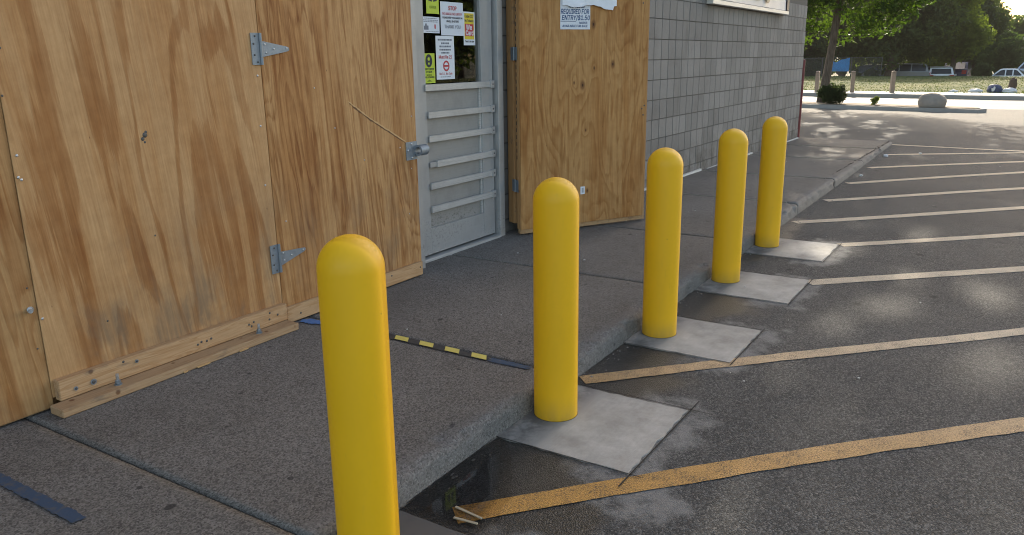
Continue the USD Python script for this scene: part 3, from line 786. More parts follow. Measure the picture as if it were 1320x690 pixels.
# sign banner high on the block wall (only its lower part is in the picture)
sg = thing('wall_sign', 'white wrinkled banner sign with purple and tan ovals on the block wall', 'sign')
obj('backing', box(9.42, WY - 0.05, 1.985, 12.80, WY - 0.003, 3.15), M['frame_dark'], sg)
bx = np.linspace(9.44, 12.68, 60); bz = np.linspace(1.99, 3.13, 24)
X, Z = np.meshgrid(bx, bz, indexing='ij')
wr = meshkit.fbm(np.stack([X * 2.2 + Z * 1.2, Z * 3.0, 0 * X], -1), 4, 9) - 0.5
Yb = WY - 0.056 - 0.03 * np.clip(wr, -0.3, 0.3) - 0.02
gm = grid(bx, bz, lambda a, b: 0 * a); gv = gm.vertices.copy(); gm.vertices = np.c_[gv[:, 0], Yb.ravel(), gv[:, 1]]
obj('banner', gm, M['banner'], sg, smooth=True)
obj('bottom_frame', box(9.36, WY - 0.085, 1.935, 12.86, WY - 0.003, 1.985, 0.004), M['frame_pale'], sg)
obj('side_frame', box(9.33, WY - 0.08, 1.987, 9.42, WY - 0.003, 3.15, 0.004), M['frame_dark'], sg)
obj('side_frame', box(12.70, WY - 0.09, 1.987, 12.83, WY - 0.003, 3.15, 0.004), M['frame_dark'], sg)
for (cx, cz, rx, rz, mt) in ((11.18, 2.50, 0.36, 0.44, 'banner_purple'), (11.60, 2.40, 0.20, 0.36, 'banner_tan'), (11.98, 2.49, 0.22, 0.36, 'banner_tan'), (10.86, 2.55, 0.22, 0.46, 'banner_lilac')):
    obj('printed_oval', onwall(prism(ngon(rx, 30, ry=rz), 0.004), cx, WY - 0.096 - 0.004 * (mt == 'banner_tan'), cz), M[mt], sg)

# dark red steel post at the corner
rp = thing('corner_post', 'dark red painted steel guard post at the block wall corner', 'post')
obj('pipe', cyl((14.56, 3.285, -0.25), (14.56, 3.285, 1.255), 0.043, 18), M['red_paint'], rp, smooth=40)
obj('cap', cyl((14.56, 3.285, 1.255), (14.56, 3.285, 1.27), 0.043, 18, 0.028), M['red_paint'], rp, smooth=40)

# ------------------------------------------------------------------ boarded front
PY = 3.176


def screw(x, y, z, r, parent, mat='zinc', name='screw'):
    m = trimesh.creation.icosphere(subdivisions=1); m.vertices *= [r, r * 0.45, r]; m.apply_translation((x, y, z)); obj(name, m, M[mat], parent, smooth=True)


def disc(x, y, z, r, h, parent, mat, name):
    obj(name, cyl((x, y, z), (x, y - h, z), r, 16), M[mat], parent, smooth=40)


lb = thing('left_plywood_board', 'striped plywood board at the left edge, partly behind its neighbour', 'plywood board')
obj('sheet', box(0.285, PY + 0.0035, 0.012, 1.5085, PY + 0.022, 2.44, 0.001), M['ply_left'], lb)
obj('sill_plate', box(0.28, PY + 0.0245, 0.001, 1.50, PY + 0.06, 0.09), M['lumber_flat'], lb)
disc(1.482, PY + 0.0035, 0.433, 0.013, 0.004, lb, 'zinc', 'washer'); obj('bolt', cyl((1.482, PY + 0.002, 0.433), (1.472, PY - 0.022, 0.433), 0.009, 8), M['zinc'], lb)
for z in (0.52, 0.27, 1.25, 1.42): screw(1.485, PY + 0.0035, z, 0.004, lb, 'dark_metal')
mb = thing('middle_plywood_board', 'broad plywood board with wide pale grain and grey scuffs low down', 'plywood board')
obj('sheet', box(1.5095, PY, 0.050, 2.725, PY + 0.0055, 2.44, 0.0012), M['ply_main'], mb)
obj('backing', box(1.516, PY + 0.0246, 0.0, 2.715, PY + 0.075, 2.44), M['ply_edge'], mb)
for x, z in ((1.532, 0.937), (1.530, 1.029), (1.522, 0.947), (1.521, 0.385), (2.700, 1.292), (2.685, 0.756), (2.690, 1.05)): screw(x, PY, z, 0.0058, mb, 'zinc')
for x, z in ((1.536, 1.42), (1.515, 1.25), (2.05, 0.62), (1.78, 0.30)): screw(x, PY, z, 0.0045, mb, 'dark_metal')
for dx, dz, r in ((0, 0, 0.012), (-0.012, -0.016, 0.009), (0.006, 0.012, 0.007), (-0.004, -0.03, 0.006)): screw(2.063 + dx, PY + 0.001, 1.06 + dz, r, mb, 'dark_metal', 'grey_blot')

hd = thing('hinged_plywood_door', 'hinged plywood door with dense streaky grain, strap hinges and a latch plate', 'door')
obj('sheet', box(2.729, PY + 0.002, 0.018, 3.900, PY + 0.020, 2.44, 0.0015), M['ply_door'], hd)
obj('bottom_rail', box(2.737, PY - 0.018, 0.008, 3.886, PY + 0.001, 0.095, 0.002), M['lumber'], hd)
for x, z in ((2.83, 0.042), (3.86, 0.06), (3.58, 0.07)): screw(x, PY - 0.018, z, 0.006, hd, 'dark_metal')
for x, z in ((3.07, 1.22), (3.42, 0.80), (3.86, 1.02), (3.20, 1.0), (3.84, 0.70), (3.80, 0.42), (2.80, 0.55), (3.74, 0.84)): screw(x, PY + 0.002, z, 0.0045, hd, 'zinc')
def jagged(pts, seed):
    p = Polygon(pts).segmentize(0.02); c = np.array(p.exterior.coords)[:-1]
    q = Polygon(c + np.random.default_rng(seed).normal(0, 0.0016, c.shape)).buffer(0)
    return q if q.geom_type == 'Polygon' else max(q.geoms, key=lambda a: a.area)


# torn diagonal sliver in the face veneer
gp = np.array([(3.31, 1.140), (3.325, 1.128), (3.49, 1.028), (3.70, 0.918), (3.795, 0.866), (3.79, 0.876), (3.66, 0.949), (3.48, 1.041), (3.335, 1.131)])
obj('torn_sliver', onwall(prism(jagged(gp, 5), 0.0008), 0, PY + 0.002, 0), M['splinter'], hd)
gp2 = np.array([(3.325, 1.128), (3.49, 1.028), (3.70, 0.918), (3.80, 0.862), (3.80, 0.856), (3.70, 0.910), (3.49, 1.019), (3.325, 1.123)])
obj('sliver_shadow_crack', onwall(prism(jagged(gp2, 6), 0.0006), 0, PY + 0.002, 0), M['splinter_dark'], hd)


def strap_hinge(xl, zc, flip):
    """T hinge: upright leaf on the middle board, knuckle barrel, tapering strap on the door."""
    hg = obj('strap_hinge', onwall(prism(sbox(-0.052, -0.075, -0.004, 0.075).buffer(-.004).buffer(.004), 0.0035), xl, PY - 0.0005, zc), M['galv'], hd)
    s = [(0.012, -0.038), (0.165, -0.013), (0.182, -0.008), (0.186, 0), (0.182, 0.008), (0.165, 0.013), (0.012, 0.038)]
    if flip: s = [(0.012, -0.042), (0.17, 0.000), (0.184, 0.006), (0.187, 0.014), (0.182, 0.021), (0.012, 0.032)]
    obj('strap', onwall(prism(Polygon(s), 0.0035), xl, PY - 0.0005, zc), M['galv'], hg)
    for a, b in ((-0.075, -0.040), (-0.039, 0.037), (0.038, 0.075)):
        obj('knuckle', cyl((xl + 0.004, PY - 0.006, zc + a), (xl + 0.004, PY - 0.006, zc + b), 0.0075, 12), M['galv'], hg, smooth=40)
    for dx, dz in ((-0.026, 0.06), (-0.038, 0.024), (-0.036, -0.028), (-0.02, -0.062), (0.03, 0.022), (0.035, -0.018), (0.085, 0.0), (0.168, 0.004 + 0.008 * flip)):
        m = trimesh.creation.icosphere(subdivisions=1); m.vertices *= [0.0052, 0.003, 0.0052]; m.apply_translation((xl + dx, PY - 0.0045, zc + dz)); obj('screw', m, M['dark_metal' if dx < 0 else 'zinc'], hg, smooth=True)


strap_hinge(2.727, 1.418, False); strap_hinge(2.727, 0.367, True)
lt = obj('latch_plate', onwall(prism(sbox(-0.053, -0.056, 0.053, 0.056).buffer(-.006).buffer(.006), 0.004), 3.845, PY + 0.001, 0.810), M['galv'], hd)
ann = Polygon(ngon(0.034, 22).exterior.coords, [ngon(0.022, 22).exterior.coords])
obj('latch_socket', place(prism(ann, 0.075), (3.875, PY - 0.026, 0.810), (0, -1, 0), (0, 0, 1), (-1, 0, 0)).apply_translation((0.075, 0, 0)), M['galv'], lt, smooth=40)
for dx, dz in ((-0.003, 0.042), (-0.038, 0.004), (0.0, -0.043)): 
    m = trimesh.creation.icosphere(subdivisions=1); m.vertices *= [0.007, 0.005, 0.007]; m.apply_translation((3.845 + dx, PY - 0.004, 0.81 + dz)); obj('screw', m, M['zinc'], lt, smooth=True)

ub = thing('upright_timber', 'upright two by four fixed along the foot of the middle plywood board', 'timber')
obj('timber', box(1.518, PY - 0.038, 0.0385, 2.722, PY - 0.0005, 0.127, 0.004), M['lumber'], ub)
for x, z, r in ((1.585, 0.072, 0.011), (1.66, 0.074, 0.016), (1.86, 0.098, 0.010)): 
    disc(x, PY - 0.038, z, r * 0.8, 0.0025, ub, 'galv', 'washer'); screw(x, PY - 0.0405, z, r * 0.5, ub, 'dark_metal')
for x, z in ((1.80, 0.115), (2.17, 0.075), (2.19, 0.082), (2.22, 0.078), (2.245, 0.082), (2.47, 0.085), (2.485, 0.072), (2.50, 0.09), (2.60, 0.075), (2.605, 0.108), (2.655, 0.085)): screw(x, PY - 0.038, z, 0.006, ub, 'dark_metal', 'nail_hole')
fb = thing('flat_timber', 'flat two by four bolted to the sidewalk below the upright timber', 'timber')
obj('timber', box(1.475, 3.052, 0.001, 2.715, 3.144, 0.038, 0.004), M['lumber_flat'], fb)
for x in (1.745, 2.50):
    bt = obj('bolt', cyl((x, 3.105, 0.038), (x, 3.105, 0.086), 0.007, 12), M['zinc'], fb, smooth=40)
    obj('nut', cyl((x, 3.105, 0.043), (x, 3.105, 0.058), 0.012, 6), M['galv'], bt); obj('washer', cyl((x, 3.105, 0.038), (x, 3.105, 0.042), 0.016, 16), M['galv'], bt)
# chips and flecks of splintered wood on its edge
for k, x in enumerate((2.02, 2.09, 2.12, 2.33)):
    obj('wood_chip', box(x, 3.046, 0.003, x + 0.02 + 0.01 * k % 3, 3.054, 0.010), M['splinter'], fb)

# ------------------------------------------------------------------ aluminium entrance door
dr = thing('entrance_door', 'grey aluminium store entrance door with barred lower half and glass above', 'door')
obj('jamb', box(3.925, 3.262, -0.01, 4.046, 3.46, 2.25, 0.003), M['alu'], dr)
obj('jamb', box(5.098, 3.345, -0.01, 5.168, 3.47, 2.25, 0.003), M['alu'], dr)
obj('header', box(4.046, 3.33, 2.10, 5.098, 3.46, 2.25, 0.003), M['alu'], dr)
obj('threshold', box(4.05, 3.335, -0.01, 5.097, 3.47, 0.018, 0.004), M['alu_bar'], dr)
obj('jamb_seal', box(5.083, 3.405, 0.0, 5.0975, 3.44, 2.10), M['black'], dr)
leaf = obj('door_frame', [box(4.10, 3.385, 0.03, 4.278, 3.43, 2.09, 0.002), box(4.935, 3.385, 0.03, 5.08, 3.43, 2.09, 0.002), box(4.278, 3.386, 0.03, 4.935, 3.43, 0.215, 0.002), box(4.278, 3.386, 2.0, 4.935, 3.43, 2.09, 0.002)], M['alu'], dr)
obj('lower_panel', box(4.275, 3.408, 0.21, 4.94, 3.420, 1.15), M['alu_panel'], leaf)
obj('glass', box(4.275, 3.410, 1.20, 4.94, 3.416, 2.005), M['glass'], leaf)
obj('panel_trim', box(4.915, 3.395, 0.216, 4.9345, 3.415, 1.15, 0.001), M['alu_bar'], leaf)
obj('push_rail', box(4.26, 3.372, 1.150, 5.06, 3.386, 1.196, 0.003), M['alu_bar'], leaf)
for z, x0, x1 in ((0.992, 4.262, 5.03), (0.832, 4.262, 5.06), (0.508, 4.262, 5.065), (0.345, 4.262, 5.06)):
    obj('bar', box(x0 + 0.018, 3.370, z - 0.022, x1, 3.3855, z + 0.022, 0.002), M['alu_bar'], leaf)
obj('bar', box(4.280, 3.374, 0.638, 4.36, 3.3855, 0.673, 0.002), M['alu'], leaf)
obj('bar', box(4.352, 3.366, 0.634, 5.06, 3.3855, 0.680, 0.002), M['alu_bar'], leaf)
for z in (1.172, 0.992, 0.832, 0.658, 0.508, 0.345):
    obj('bar_bracket', box(5.03, 3.364, z - 0.028, 5.078, 3.3845, z + 0.028, 0.003), M['alu'], leaf)
    m = trimesh.creation.icosphere(subdivisions=1); m.vertices *= [0.006, 0.004, 0.006]; m.apply_translation((5.055, 3.363, z)); obj('rivet', m, M['dark_metal'], leaf)
obj('inner_push_bar', cyl((4.28, 3.47, 1.63), (4.93, 3.47, 1.63), 0.009, 10), M['trim'], leaf, smooth=True)

# papers stuck to the glass
GY = 3.4095


def poster(name, x0, z0, x1, z1, mat, label, skew=0.0, curl=0.0):
    t = thing(name, label, 'sign' if 'sticker' in name else 'notice')
    m = grid(np.linspace(0, x1 - x0, 5), np.linspace(0, z1 - z0, 5), lambda X, Y: 0.0006 + curl * (X / (x1 - x0)) ** 3 * 0.0015)
    m2 = m.copy(); m2.vertices = m2.vertices - [0, 0, 0.0005]; m2.invert()
    M4 = trimesh.transformations.rotation_matrix(skew, (0, 0, 1)); mm = join([m, m2]); mm.apply_transform(M4)
    obj('sheet', onwall(mm, x0, GY, z0), M[mat], t)
    return t


def onp(t, name, mesh, x, z, mat, lift=0.0012, skew=0.0):
    if skew: mesh = mesh.copy(); mesh.apply_transform(trimesh.transformations.rotation_matrix(skew, (0, 0, 1)))
    obj(name, onwall(mesh, x, GY - lift, z), M[mat], t)


def rows(t, xc, zs, ws, mat, hh=0.006):
    for i, (z, w) in enumerate(zip(zs, ws)):
        # a line of small print, word by word
        rr = np.random.default_rng(int(z * 1000)); x = xc - w / 2; ms = []
        while x < xc + w / 2 - 0.004:
            l = rr.uniform(0.008, 0.024); ms.append(prism(sbox(x, -hh / 2, min(x + l, xc + w / 2), hh / 2), 0.0004)); x += l + 0.004
        onp(t, 'print_line', join(ms), 0, z, mat)


t = poster('lime_sticker', 4.345, 1.652, 4.482, 1.86, 'lime', 'lime green sticker with black arrows at the top of the door glass')
onp(t, 'print', text('OFFER', 0.017, True), 4.414, 1.685, 'ink_olive')
for s in (-1, 1): onp(t, 'arrow', prism(Polygon([(0.006 * s, 0), (0.05 * s, 0.008), (0.035 * s, 0.02), (0.03 * s, 0.07), (0.012 * s, 0.07)]), 0.0004), 4.414, 1.728, 'ink')
t = poster('small_notice', 4.290, 1.528, 4.481, 1.632, 'paper', 'small wide white notice below the upper lime sticker')
rows(t, 4.385, [1.622, 1.610, 1.600], [0.13, 0.16, 0.15], 'ink_grey', 0.004)
onp(t, 'print', prism(Polygon([(0, 0), (0.048, 0), (0.048, 0.026), (0.03, 0.028), (0.03, 0.04), (0.014, 0.04), (0.012, 0.026), (0, 0.024)]), 0.0004), 4.312, 1.548, 'ink_grey')
onp(t, 'print', prism(ngon(0.008, 12, ry=0.017), 0.0004), 4.432, 1.570, 'ink_red')
rows(t, 4.40, [1.538], [0.14], 'ink_grey', 0.003)
t = poster('mask_notice', 4.497, 1.515, 4.757, 1.736, 'paper', 'large white printed notice with a red heading on the door glass', 0.0, 1.0)
onp(t, 'print', text('STOP', 0.026, True), 4.632, 1.683, 'ink_red', 0.0034)
for w, z, h, mt in (('NO MASK NO ENTRY', 0.0165, 0, 'ink_red'), ):
    onp(t, 'print', text(w, z, fit=0.235), 4.630, 1.650, mt, 0.0034)
onp(t, 'print', text('PLEASE KEEP YOUR MASK ON', 0.0115, True, fit=0.235), 4.630, 1.627, 'ink', 0.0034)
onp(t, 'print', text('WHILE IN STORE', 0.0125, True), 4.630, 1.603, 'ink', 0.0034)
onp(t, 'print', text('THANK YOU', 0.023), 4.628, 1.562, 'ink_grey', 0.0034)
t = poster('tobacco_age_sticker', 4.760, 1.452, 4.900, 1.680, 'paper_white', 'narrow yellow and red We Card sticker on the door glass')
onp(t, 'print_panel', prism(sbox(-0.058, 0, 0.058, 0.178), 0.0003), 4.830, 1.492, 'sticker_yellow', 0.0009)
onp(t, 'print', text('Under 21?', 0.019, True, fit=0.105), 4.830, 1.640, 'ink'); onp(t, 'print', text('No Tobacco', 0.0165, True, fit=0.108), 4.830, 1.612, 'ink')
onp(t, 'print_panel', prism(sbox(-0.052, 0, 0.052, 0.083), 0.0003), 4.830, 1.514, 'ink_red', 0.0013)
onp(t, 'print', text('We', 0.034, True), 4.826, 1.558, 'paper_white', 0.0019); onp(t, 'print', text('Card', 0.032, True, fit=0.094), 4.832, 1.521, 'paper_white', 0.0019)
onp(t, 'print', text("That's the law", 0.0125, True, fit=0.115), 4.830, 1.472, 'ink')
t = poster('age_limit_notice', 4.432, 1.222, 4.641, 1.511, 'paper_white', 'tall white notice with a red round stop symbol on the door glass')
rows(t, 4.537, [1.486, 1.463, 1.442, 1.420, 1.400], [0.16, 0.09, 0.13, 0.13, 0.09], 'ink_grey', 0.011)
onp(t, 'print', text('Must Be 21', 0.021, True, fit=0.15), 4.537, 1.362, 'ink_red')
onp(t, 'symbol', prism(Polygon(ngon(0.036, 26).exterior.coords, [ngon(0.024, 26).exterior.coords]), 0.0004), 4.543, 1.312, 'ink_red')
onp(t, 'symbol', prism(sbox(-0.03, -0.006, 0.03, 0.006), 0.0005), 4.543, 1.312, 'ink_red')
onp(t, 'print', text('No I.D. No Sale', 0.015, fit=0.15), 4.537, 1.253, 'ink_red'); rows(t, 4.537, [1.239], [0.12], 'ink_grey', 0.004)
t = poster('yellow_green_sticker', 4.284, 1.202, 4.414, 1.397, 'lime', 'yellow green warning sticker in the lower left corner of the door glass')
onp(t, 'symbol', prism(Polygon(ngon(0.036, 24, ry=0.043).exterior.coords, [ngon(0.014, 10, ry=0.012, cy=0.012).exterior.coords, ngon(0.011, 10, ry=0.008, cy=-0.018).exterior.coords]), 0.0004), 4.350, 1.348, 'ink')
onp(t, 'print', text("DON'T ENTER", 0.0125, True, fit=0.105), 4.350, 1.288, 'ink'); onp(t, 'print', text('IF SICK', 0.0125, True), 4.350, 1.270, 'ink')
onp(t, 'print', text('WEAR A', 0.011, True), 4.350, 1.250, 'ink_olive'); onp(t, 'print', text('FACE COVERING', 0.0105, True, fit=0.11), 4.350, 1.236, 'ink')
onp(t, 'print', prism(Polygon([(-0.03, 0), (0.03, 0), (0, 0.014)]), 0.0004), 4.350, 1.212, 'ink_olive')

# ------------------------------------------------------------------ plywood door folded back against the wall
fd = thing('folded_plywood_door', 'knotty plywood double leaf door folded back beside the entrance', 'door')


def fold_box(u0, u1, w0, w1, z0, z1, b=0.0015):
    """u along the leaf, w depth behind the front face"""
    m = box(u0, z0, -w1, u1, z1, -w0, b); return place(m, FA, FD, (0, 0, 1), -FN)


obj('front_sheet', fold_box(0, 1.176, 0, 0.012, 0.050, 2.3), M['ply_fold'], fd)
obj('bottom_rail', fold_box(0.0, 1.20, 0.0125, 0.05, 0.014, 0.100), M['lumber'], fd)
obj('front_stile', fold_box(-0.004, 0.085, 0.013, 0.060, 0.052, 2.3), M['lumber_up'], fd)
obj('far_stile', fold_box(1.10, 1.196, 0.0125, 0.052, 0.101, 2.3), M['lumber_up'], fd)
obj('inner_sheet', fold_box(0.09, 1.17, 0.0605, 0.072, 0.06, 2.3), M['ply_edge'], fd)
obj('rear_stile', fold_box(-0.006, 0.085, 0.102, 0.200, 0.085, 2.3), M['lumber_up'], fd)
obj('rear_sheet', fold_box(0.004, 1.17, 0.2005, 0.212, 0.08, 2.3), M['ply_fold'], fd)
for z in (0.39, 1.39):
    hg = obj('butt_hinge', place(cyl((0, -0.05, 0), (0, 0.05, 0), 0.006, 10), FA + FD * -0.008 + FN * 0.081 + np.array([0, 0, z]), FD, (0, 0, 1), -FN), M['galv'], fd, smooth=40)
    obj('hinge_leaf', fold_box(-0.0078, -0.0062, 0.030, 0.132, z - 0.048, z + 0.048, 0.0005), M['galv'], hg)
for z in np.arange(0.6, 1.75, 0.052):
    obj('stamp_mark', fold_box(-0.0052, -0.0042, 0.048, 0.056, z, z + 0.03, 0), M['black'], fd)


def onfold(mesh, u, z, lift=0.0): return place(mesh, FA + FD * u + np.array([0, 0, z]) - FN * lift, FD, (0, 0, 1), -FN)


for u, z in ((1.160, 0.967), (1.135, 0.943), (1.150, 0.892), (1.120, 1.768)):
    m = trimesh.creation.icosphere(subdivisions=1); m.vertices *= [0.007, 0.007, 0.003]; obj('screw', onfold(m, u, z), M['dark_metal'], fd)
# handwritten notice
nt = thing('handwritten_notice', 'handwritten blue ink note about masks pinned to the folded plywood door', 'notice')
obj('sheet', onfold(prism(sbox(0, 0, 0.268, 0.215), 0.0012), 0.350, 1.565, 0.0012), M['paper'], nt)
for s, h, u, z in (('MASKS', 0.030, 0.495, 1.722), ('REQUIRED FOR', 0.034, 0.480, 1.678), ('ENTRY/$1.50', 0.033, 0.488, 1.634), ('MASKS', 0.015, 0.555, 1.606), ('AVAILABLE FOR SALE', 0.0155, 0.480, 1.582)):
    tm = text(s, h, True, fit=0.25)
    tm.vertices[:, 0] += 0.12 * tm.vertices[:, 1]
    obj('handwriting', onfold(tm, u, z, 0.003), M['ink_blue'], nt)
obj('underline', onfold(prism(sbox(0.352, 1.622, 0.49, 1.6255), 0.0005), 0, 0, 0.0028), M['ink_blue'], nt)
# torn white sheet above
fs_ = thing('torn_white_sheet', 'crumpled white plastic sheet torn off above the handwritten note', 'sheet')
us = np.linspace(0.362, 0.853, 40); ts = np.linspace(0, 1, 16)
UU, TT = np.meshgrid(us, ts, indexing='ij')
low = 1.734 + 0.008 * np.sin(UU * 23) - 0.028 * np.clip((UU - 0.70) / 0.12, 0, 1) * (UU < 0.825) + 0.012 * (meshkit.fbm(np.stack([UU * 30, 0 * UU, 0 * UU], -1), 3, 4) - .5)
ZZ = low + TT * (2.05 - low)
WW = 0.012 + 0.03 * (meshkit.fbm(np.stack([UU * 8, ZZ * 12, 0 * UU], -1), 4, 6) - 0.25) * (0.4 + 0.6 * (1 - TT))
fm = grid(us, ts, lambda a, b: 0 * a)
fm.vertices = np.c_[UU.ravel(), ZZ.ravel(), WW.ravel()]
obj('film', onfold(fm, 0, 0), M['film'], fs_, smooth=True)
lb2 = thing('small_white_label', 'small white label stuck low on the folded plywood door', 'label')
obj('sheet', onfold(prism(sbox(0, 0, 0.042, 0.062), 0.0008), 0.545, 0.284, 0.0008), M['paper_white'], lb2)
for i in range(5): obj('print_line', onfold(prism(sbox(0.012, 0.014 + 0.008 * i, 0.031, 0.019 + 0.008 * i), 0.0004), 0.545, 0.284, 0.0018), M['ink_grey'], lb2)

# ================================================================== BOLLARDS
BR, BH = 0.0924, 1.0155
prof = [(0.0, 0.0), (BR - 0.004, 0.0), (BR, 0.006)] + [(BR, z) for z in np.linspace(0.05, BH - BR * 1.02, 10)] + [(BR * math.cos(a), BH - BR + BR * math.sin(a)) for a in np.linspace(0.06, math.pi / 2 - 1e-4, 18)]
prof[-1] = (0.0, BH)
BP = [(1.5334, 1.4986), (2.7194, 1.5187), (3.8900, 1.5260), (5.1075, 1.5452), (6.2596, 1.5796)]
BL = ['yellow domed bollard nearest the camera, its foot cut off by the frame', 'yellow domed bollard on the footing beside the puddle', 'middle yellow domed bollard of the five, standing before the folded plywood door edge', 'fourth yellow domed bollard from the camera, before the block wall', 'smallest and farthest yellow domed bollard, nearest the red corner post']
b0 = thing('bollard', BL[0], 'bollard', 'yellow bollards along the curb', loc=(BP[0][0], BP[0][1], LOT - 0.002))
sl = trimesh.creation.revolve(np.array(prof), sections=72)
obj('sleeve', sl, M['bollard'], b0, smooth=40)
obj('foot_gap', trimesh.creation.revolve(np.array([(0, -0.02), (BR - 0.002, -0.02), (BR + 0.0012, 0.0085), (0, 0.009)]), sections=48), M['saw_cut'], b0, smooth=40)
for i in range(1, 5):
    copy_of(b0.GetPath(), 'bollard', (BP[i][0], BP[i][1], LOT - 0.002), BL[i], 'bollard', 'yellow bollards along the curb', rotz=70.0 * i)

# ================================================================== TAPE AND LITTER ON THE GROUND
ht = thing('hazard_tape', 'strip of yellow and black hazard tape along the sidewalk joint', 'tape')
obj('black_band', sheet(Polygon([(2.842, 2.62), (2.836, 1.955), (2.888, 1.955), (2.897, 2.62)]).segmentize(0.05), 0.004), M['tape_black'], ht)
for k in range(4):
    y = 2.545 - 0.158 * k
    x0, x1 = 2.845 - 0.003 * k / 2, 2.893 - 0.003 * k / 2
    obj('yellow_mark', sheet(Polygon([(x1, y), (x1, y - 0.085), (x0, y - 0.115), (x0, y - 0.03)]), 0.0065), M['tape_yellow'], ht)


def ragged(poly, seed, amp=0.004):
    p = poly.segmentize(0.012); c = np.array(p.exterior.coords)[:-1]; r = np.random.default_rng(seed)
    return Polygon(c + r.normal(0, amp * 0.5, c.shape)).buffer(0)


obj('blue_tape_strip', sheet(ragged(Polygon([(2.835, 1.95), (2.885, 1.95), (2.882, 1.73), (2.845, 1.735)]), 1), 0.004), M['tape_blue'], label='worn blue tape strip continuing the hazard tape to the curb', category='tape')
obj('blue_tape_strip', sheet(ragged(Polygon([(1.08, 3.12), (1.125, 3.12), (1.125, 2.285), (1.10, 2.29), (1.083, 2.292)]), 2), 0.004), M['tape_blue'], label='long faded blue tape strip in the lower left corner of the sidewalk', category='tape')
obj('blue_tape_scrap', sheet(ragged(Polygon([(2.79, 3.15), (2.865, 3.13), (2.86, 2.98), (2.835, 2.97), (2.81, 3.05)]), 3, 0.01), 0.005), M['tape_blue_bright'], label='bright blue crumpled tape scrap at the foot of the hinged plywood door', category='tape')
for k, (a, b, w, lab) in enumerate([((1.897, 1.445), (1.885, 1.330), 0.008, 'pale flat wooden stick in the puddle, the one nearer the curb pad'), ((1.842, 1.412), (1.853, 1.325), 0.007, 'pale flat wooden stick at the puddle edge nearest the camera')]):
    a, b = np.array(a), np.array(b); d = (b - a) / np.linalg.norm(b - a); n = np.array([-d[1], d[0]]) * w / 2
    m = prism(Polygon([a + n, b + n * 0.8, b - n * 0.8, a - n]), 0.005); m.apply_translation((0, 0, LOT + 0.007)); obj('wooden_stick', m, M['stick'], label=lab, category='stick', group='wooden sticks in the puddle')
for k, (x, y, s, lab) in enumerate([(12.75, 1.60, 0.035, 'crumpled white paper scrap against the curb near its far end'), (10.55, 1.58, 0.02, 'small flattened white scrap in the gutter below the curb'), (13.3, 1.2, 0.022, 'tiny white scrap on the asphalt beside the far painted lines'), (4.06, 1.56, 0.0, '')]):
    if s: m = lump(s * 1.4, s, s * 0.7, k + 2, 0.5, 2.5, 2); m.apply_translation((x, y, LOT)); obj('paper_scrap', m, M['litter_white'], label=lab, category='litter', group='white scraps in the gutter')

# ================================================================== STREET, KERBS, LAWN
ud, vd = np.array([0.12, 0.993]), np.array([0.993, -0.12])


def band(t0, t1, z0, z1, s0=-60, s1=90, n=2):
    a = [ud * s0 + vd * t0, ud * s1 + vd * t0, ud * s1 + vd * t1, ud * s0 + vd * t1]
    v = np.array([(*a[0], z0), (*a[1], z0), (*a[2], z1), (*a[3], z1)]); return trimesh.Trimesh(v, [[0, 2, 1], [0, 3, 2]], process=False)


obj('street', band(26.4, 33.0, -0.292, -0.305), M['street'], kind='structure', label='sunlit street beyond the parking lot', category='street')
ln = band(29.0, 29.12, -0.289, -0.289, 0.4, 3.4); obj('lane_line', ln, M['white_line'], kind='structure', label='short white lane line on the sunlit street', category='painted line')


def kerbstone(t0, t1, zt, zb, s0, s1):
    m = box(s0, t0, zb, s1, t1, zt, 0.03); v = m.vertices.copy(); m.vertices[:, :2] = v[:, :1] * ud + v[:, 1:2] * vd; m.invert(); return m


fw = thing('far_sidewalk', 'bright concrete sidewalk on the far side of the street', 'sidewalk', kind='structure')
obj('kerb', kerbstone(33.0, 33.2, -0.16, -0.6, -60, 90), M['kerb'], fw)
for s in np.arange(-9, 27, 1.8):
    m = box(s + .008, 33.205, -0.6, s + 1.792, 35.4, -0.165, 0.01); v = m.vertices.copy(); m.vertices[:, :2] = v[:, :1] * ud + v[:, 1:2] * vd; m.invert()
    obj('slab', m, M['far_concrete'], fw)


def lawn_z(X, Y):
    b = np.interp(X - 0.0 * Y, [34.0, 40, 52, 61.5, 63.0, 65.5, 80], [-0.19, -0.16, -0.17, -0.21, -0.30, -1.0, -1.01])
    return b + 0.10 * (meshkit.fbm(np.stack([X * 0.16, Y * 0.16, 0 * X], -1), 3, 12) - 0.5) * np.clip((X - 36) / 6, 0, 1) * (X < 63)


obj('lawn', grid(np.arange(34.6, 68, 0.5), np.arange(-30, 60, 0.75), lawn_z), M['lawn'], kind='structure', label='dry sunlit lawn sloping up beyond the far sidewalk', category='lawn')
n = 12000
gx = 35.3 + 27 * rng.random(n) ** 1.3; gy = rng.uniform(-3, 21, n); gx = gx + 0.12 * gy
gz = lawn_z(gx, gy); hh = rng.uniform(0.015, 0.04, n) * (1 + 0.8 * (gx < 37)); an = rng.uniform(0, np.pi, n); w = rng.uniform(0.02, 0.06, n)
d = np.c_[np.cos(an), np.sin(an)] * w[:, None]; tip = rng.normal(0, 0.03, (n, 2))
v = np.stack([np.c_[gx - d[:, 0], gy - d[:, 1], gz - 0.01], np.c_[gx + d[:, 0], gy + d[:, 1], gz - 0.01], np.c_[gx + tip[:, 0], gy + tip[:, 1], gz + hh]], 1).reshape(-1, 3)
obj('grass', trimesh.Trimesh(v, np.arange(3 * n).reshape(-1, 3), process=False), M['grass_blade'], kind='stuff', label='short dry grass tufts over the lawn', category='grass')

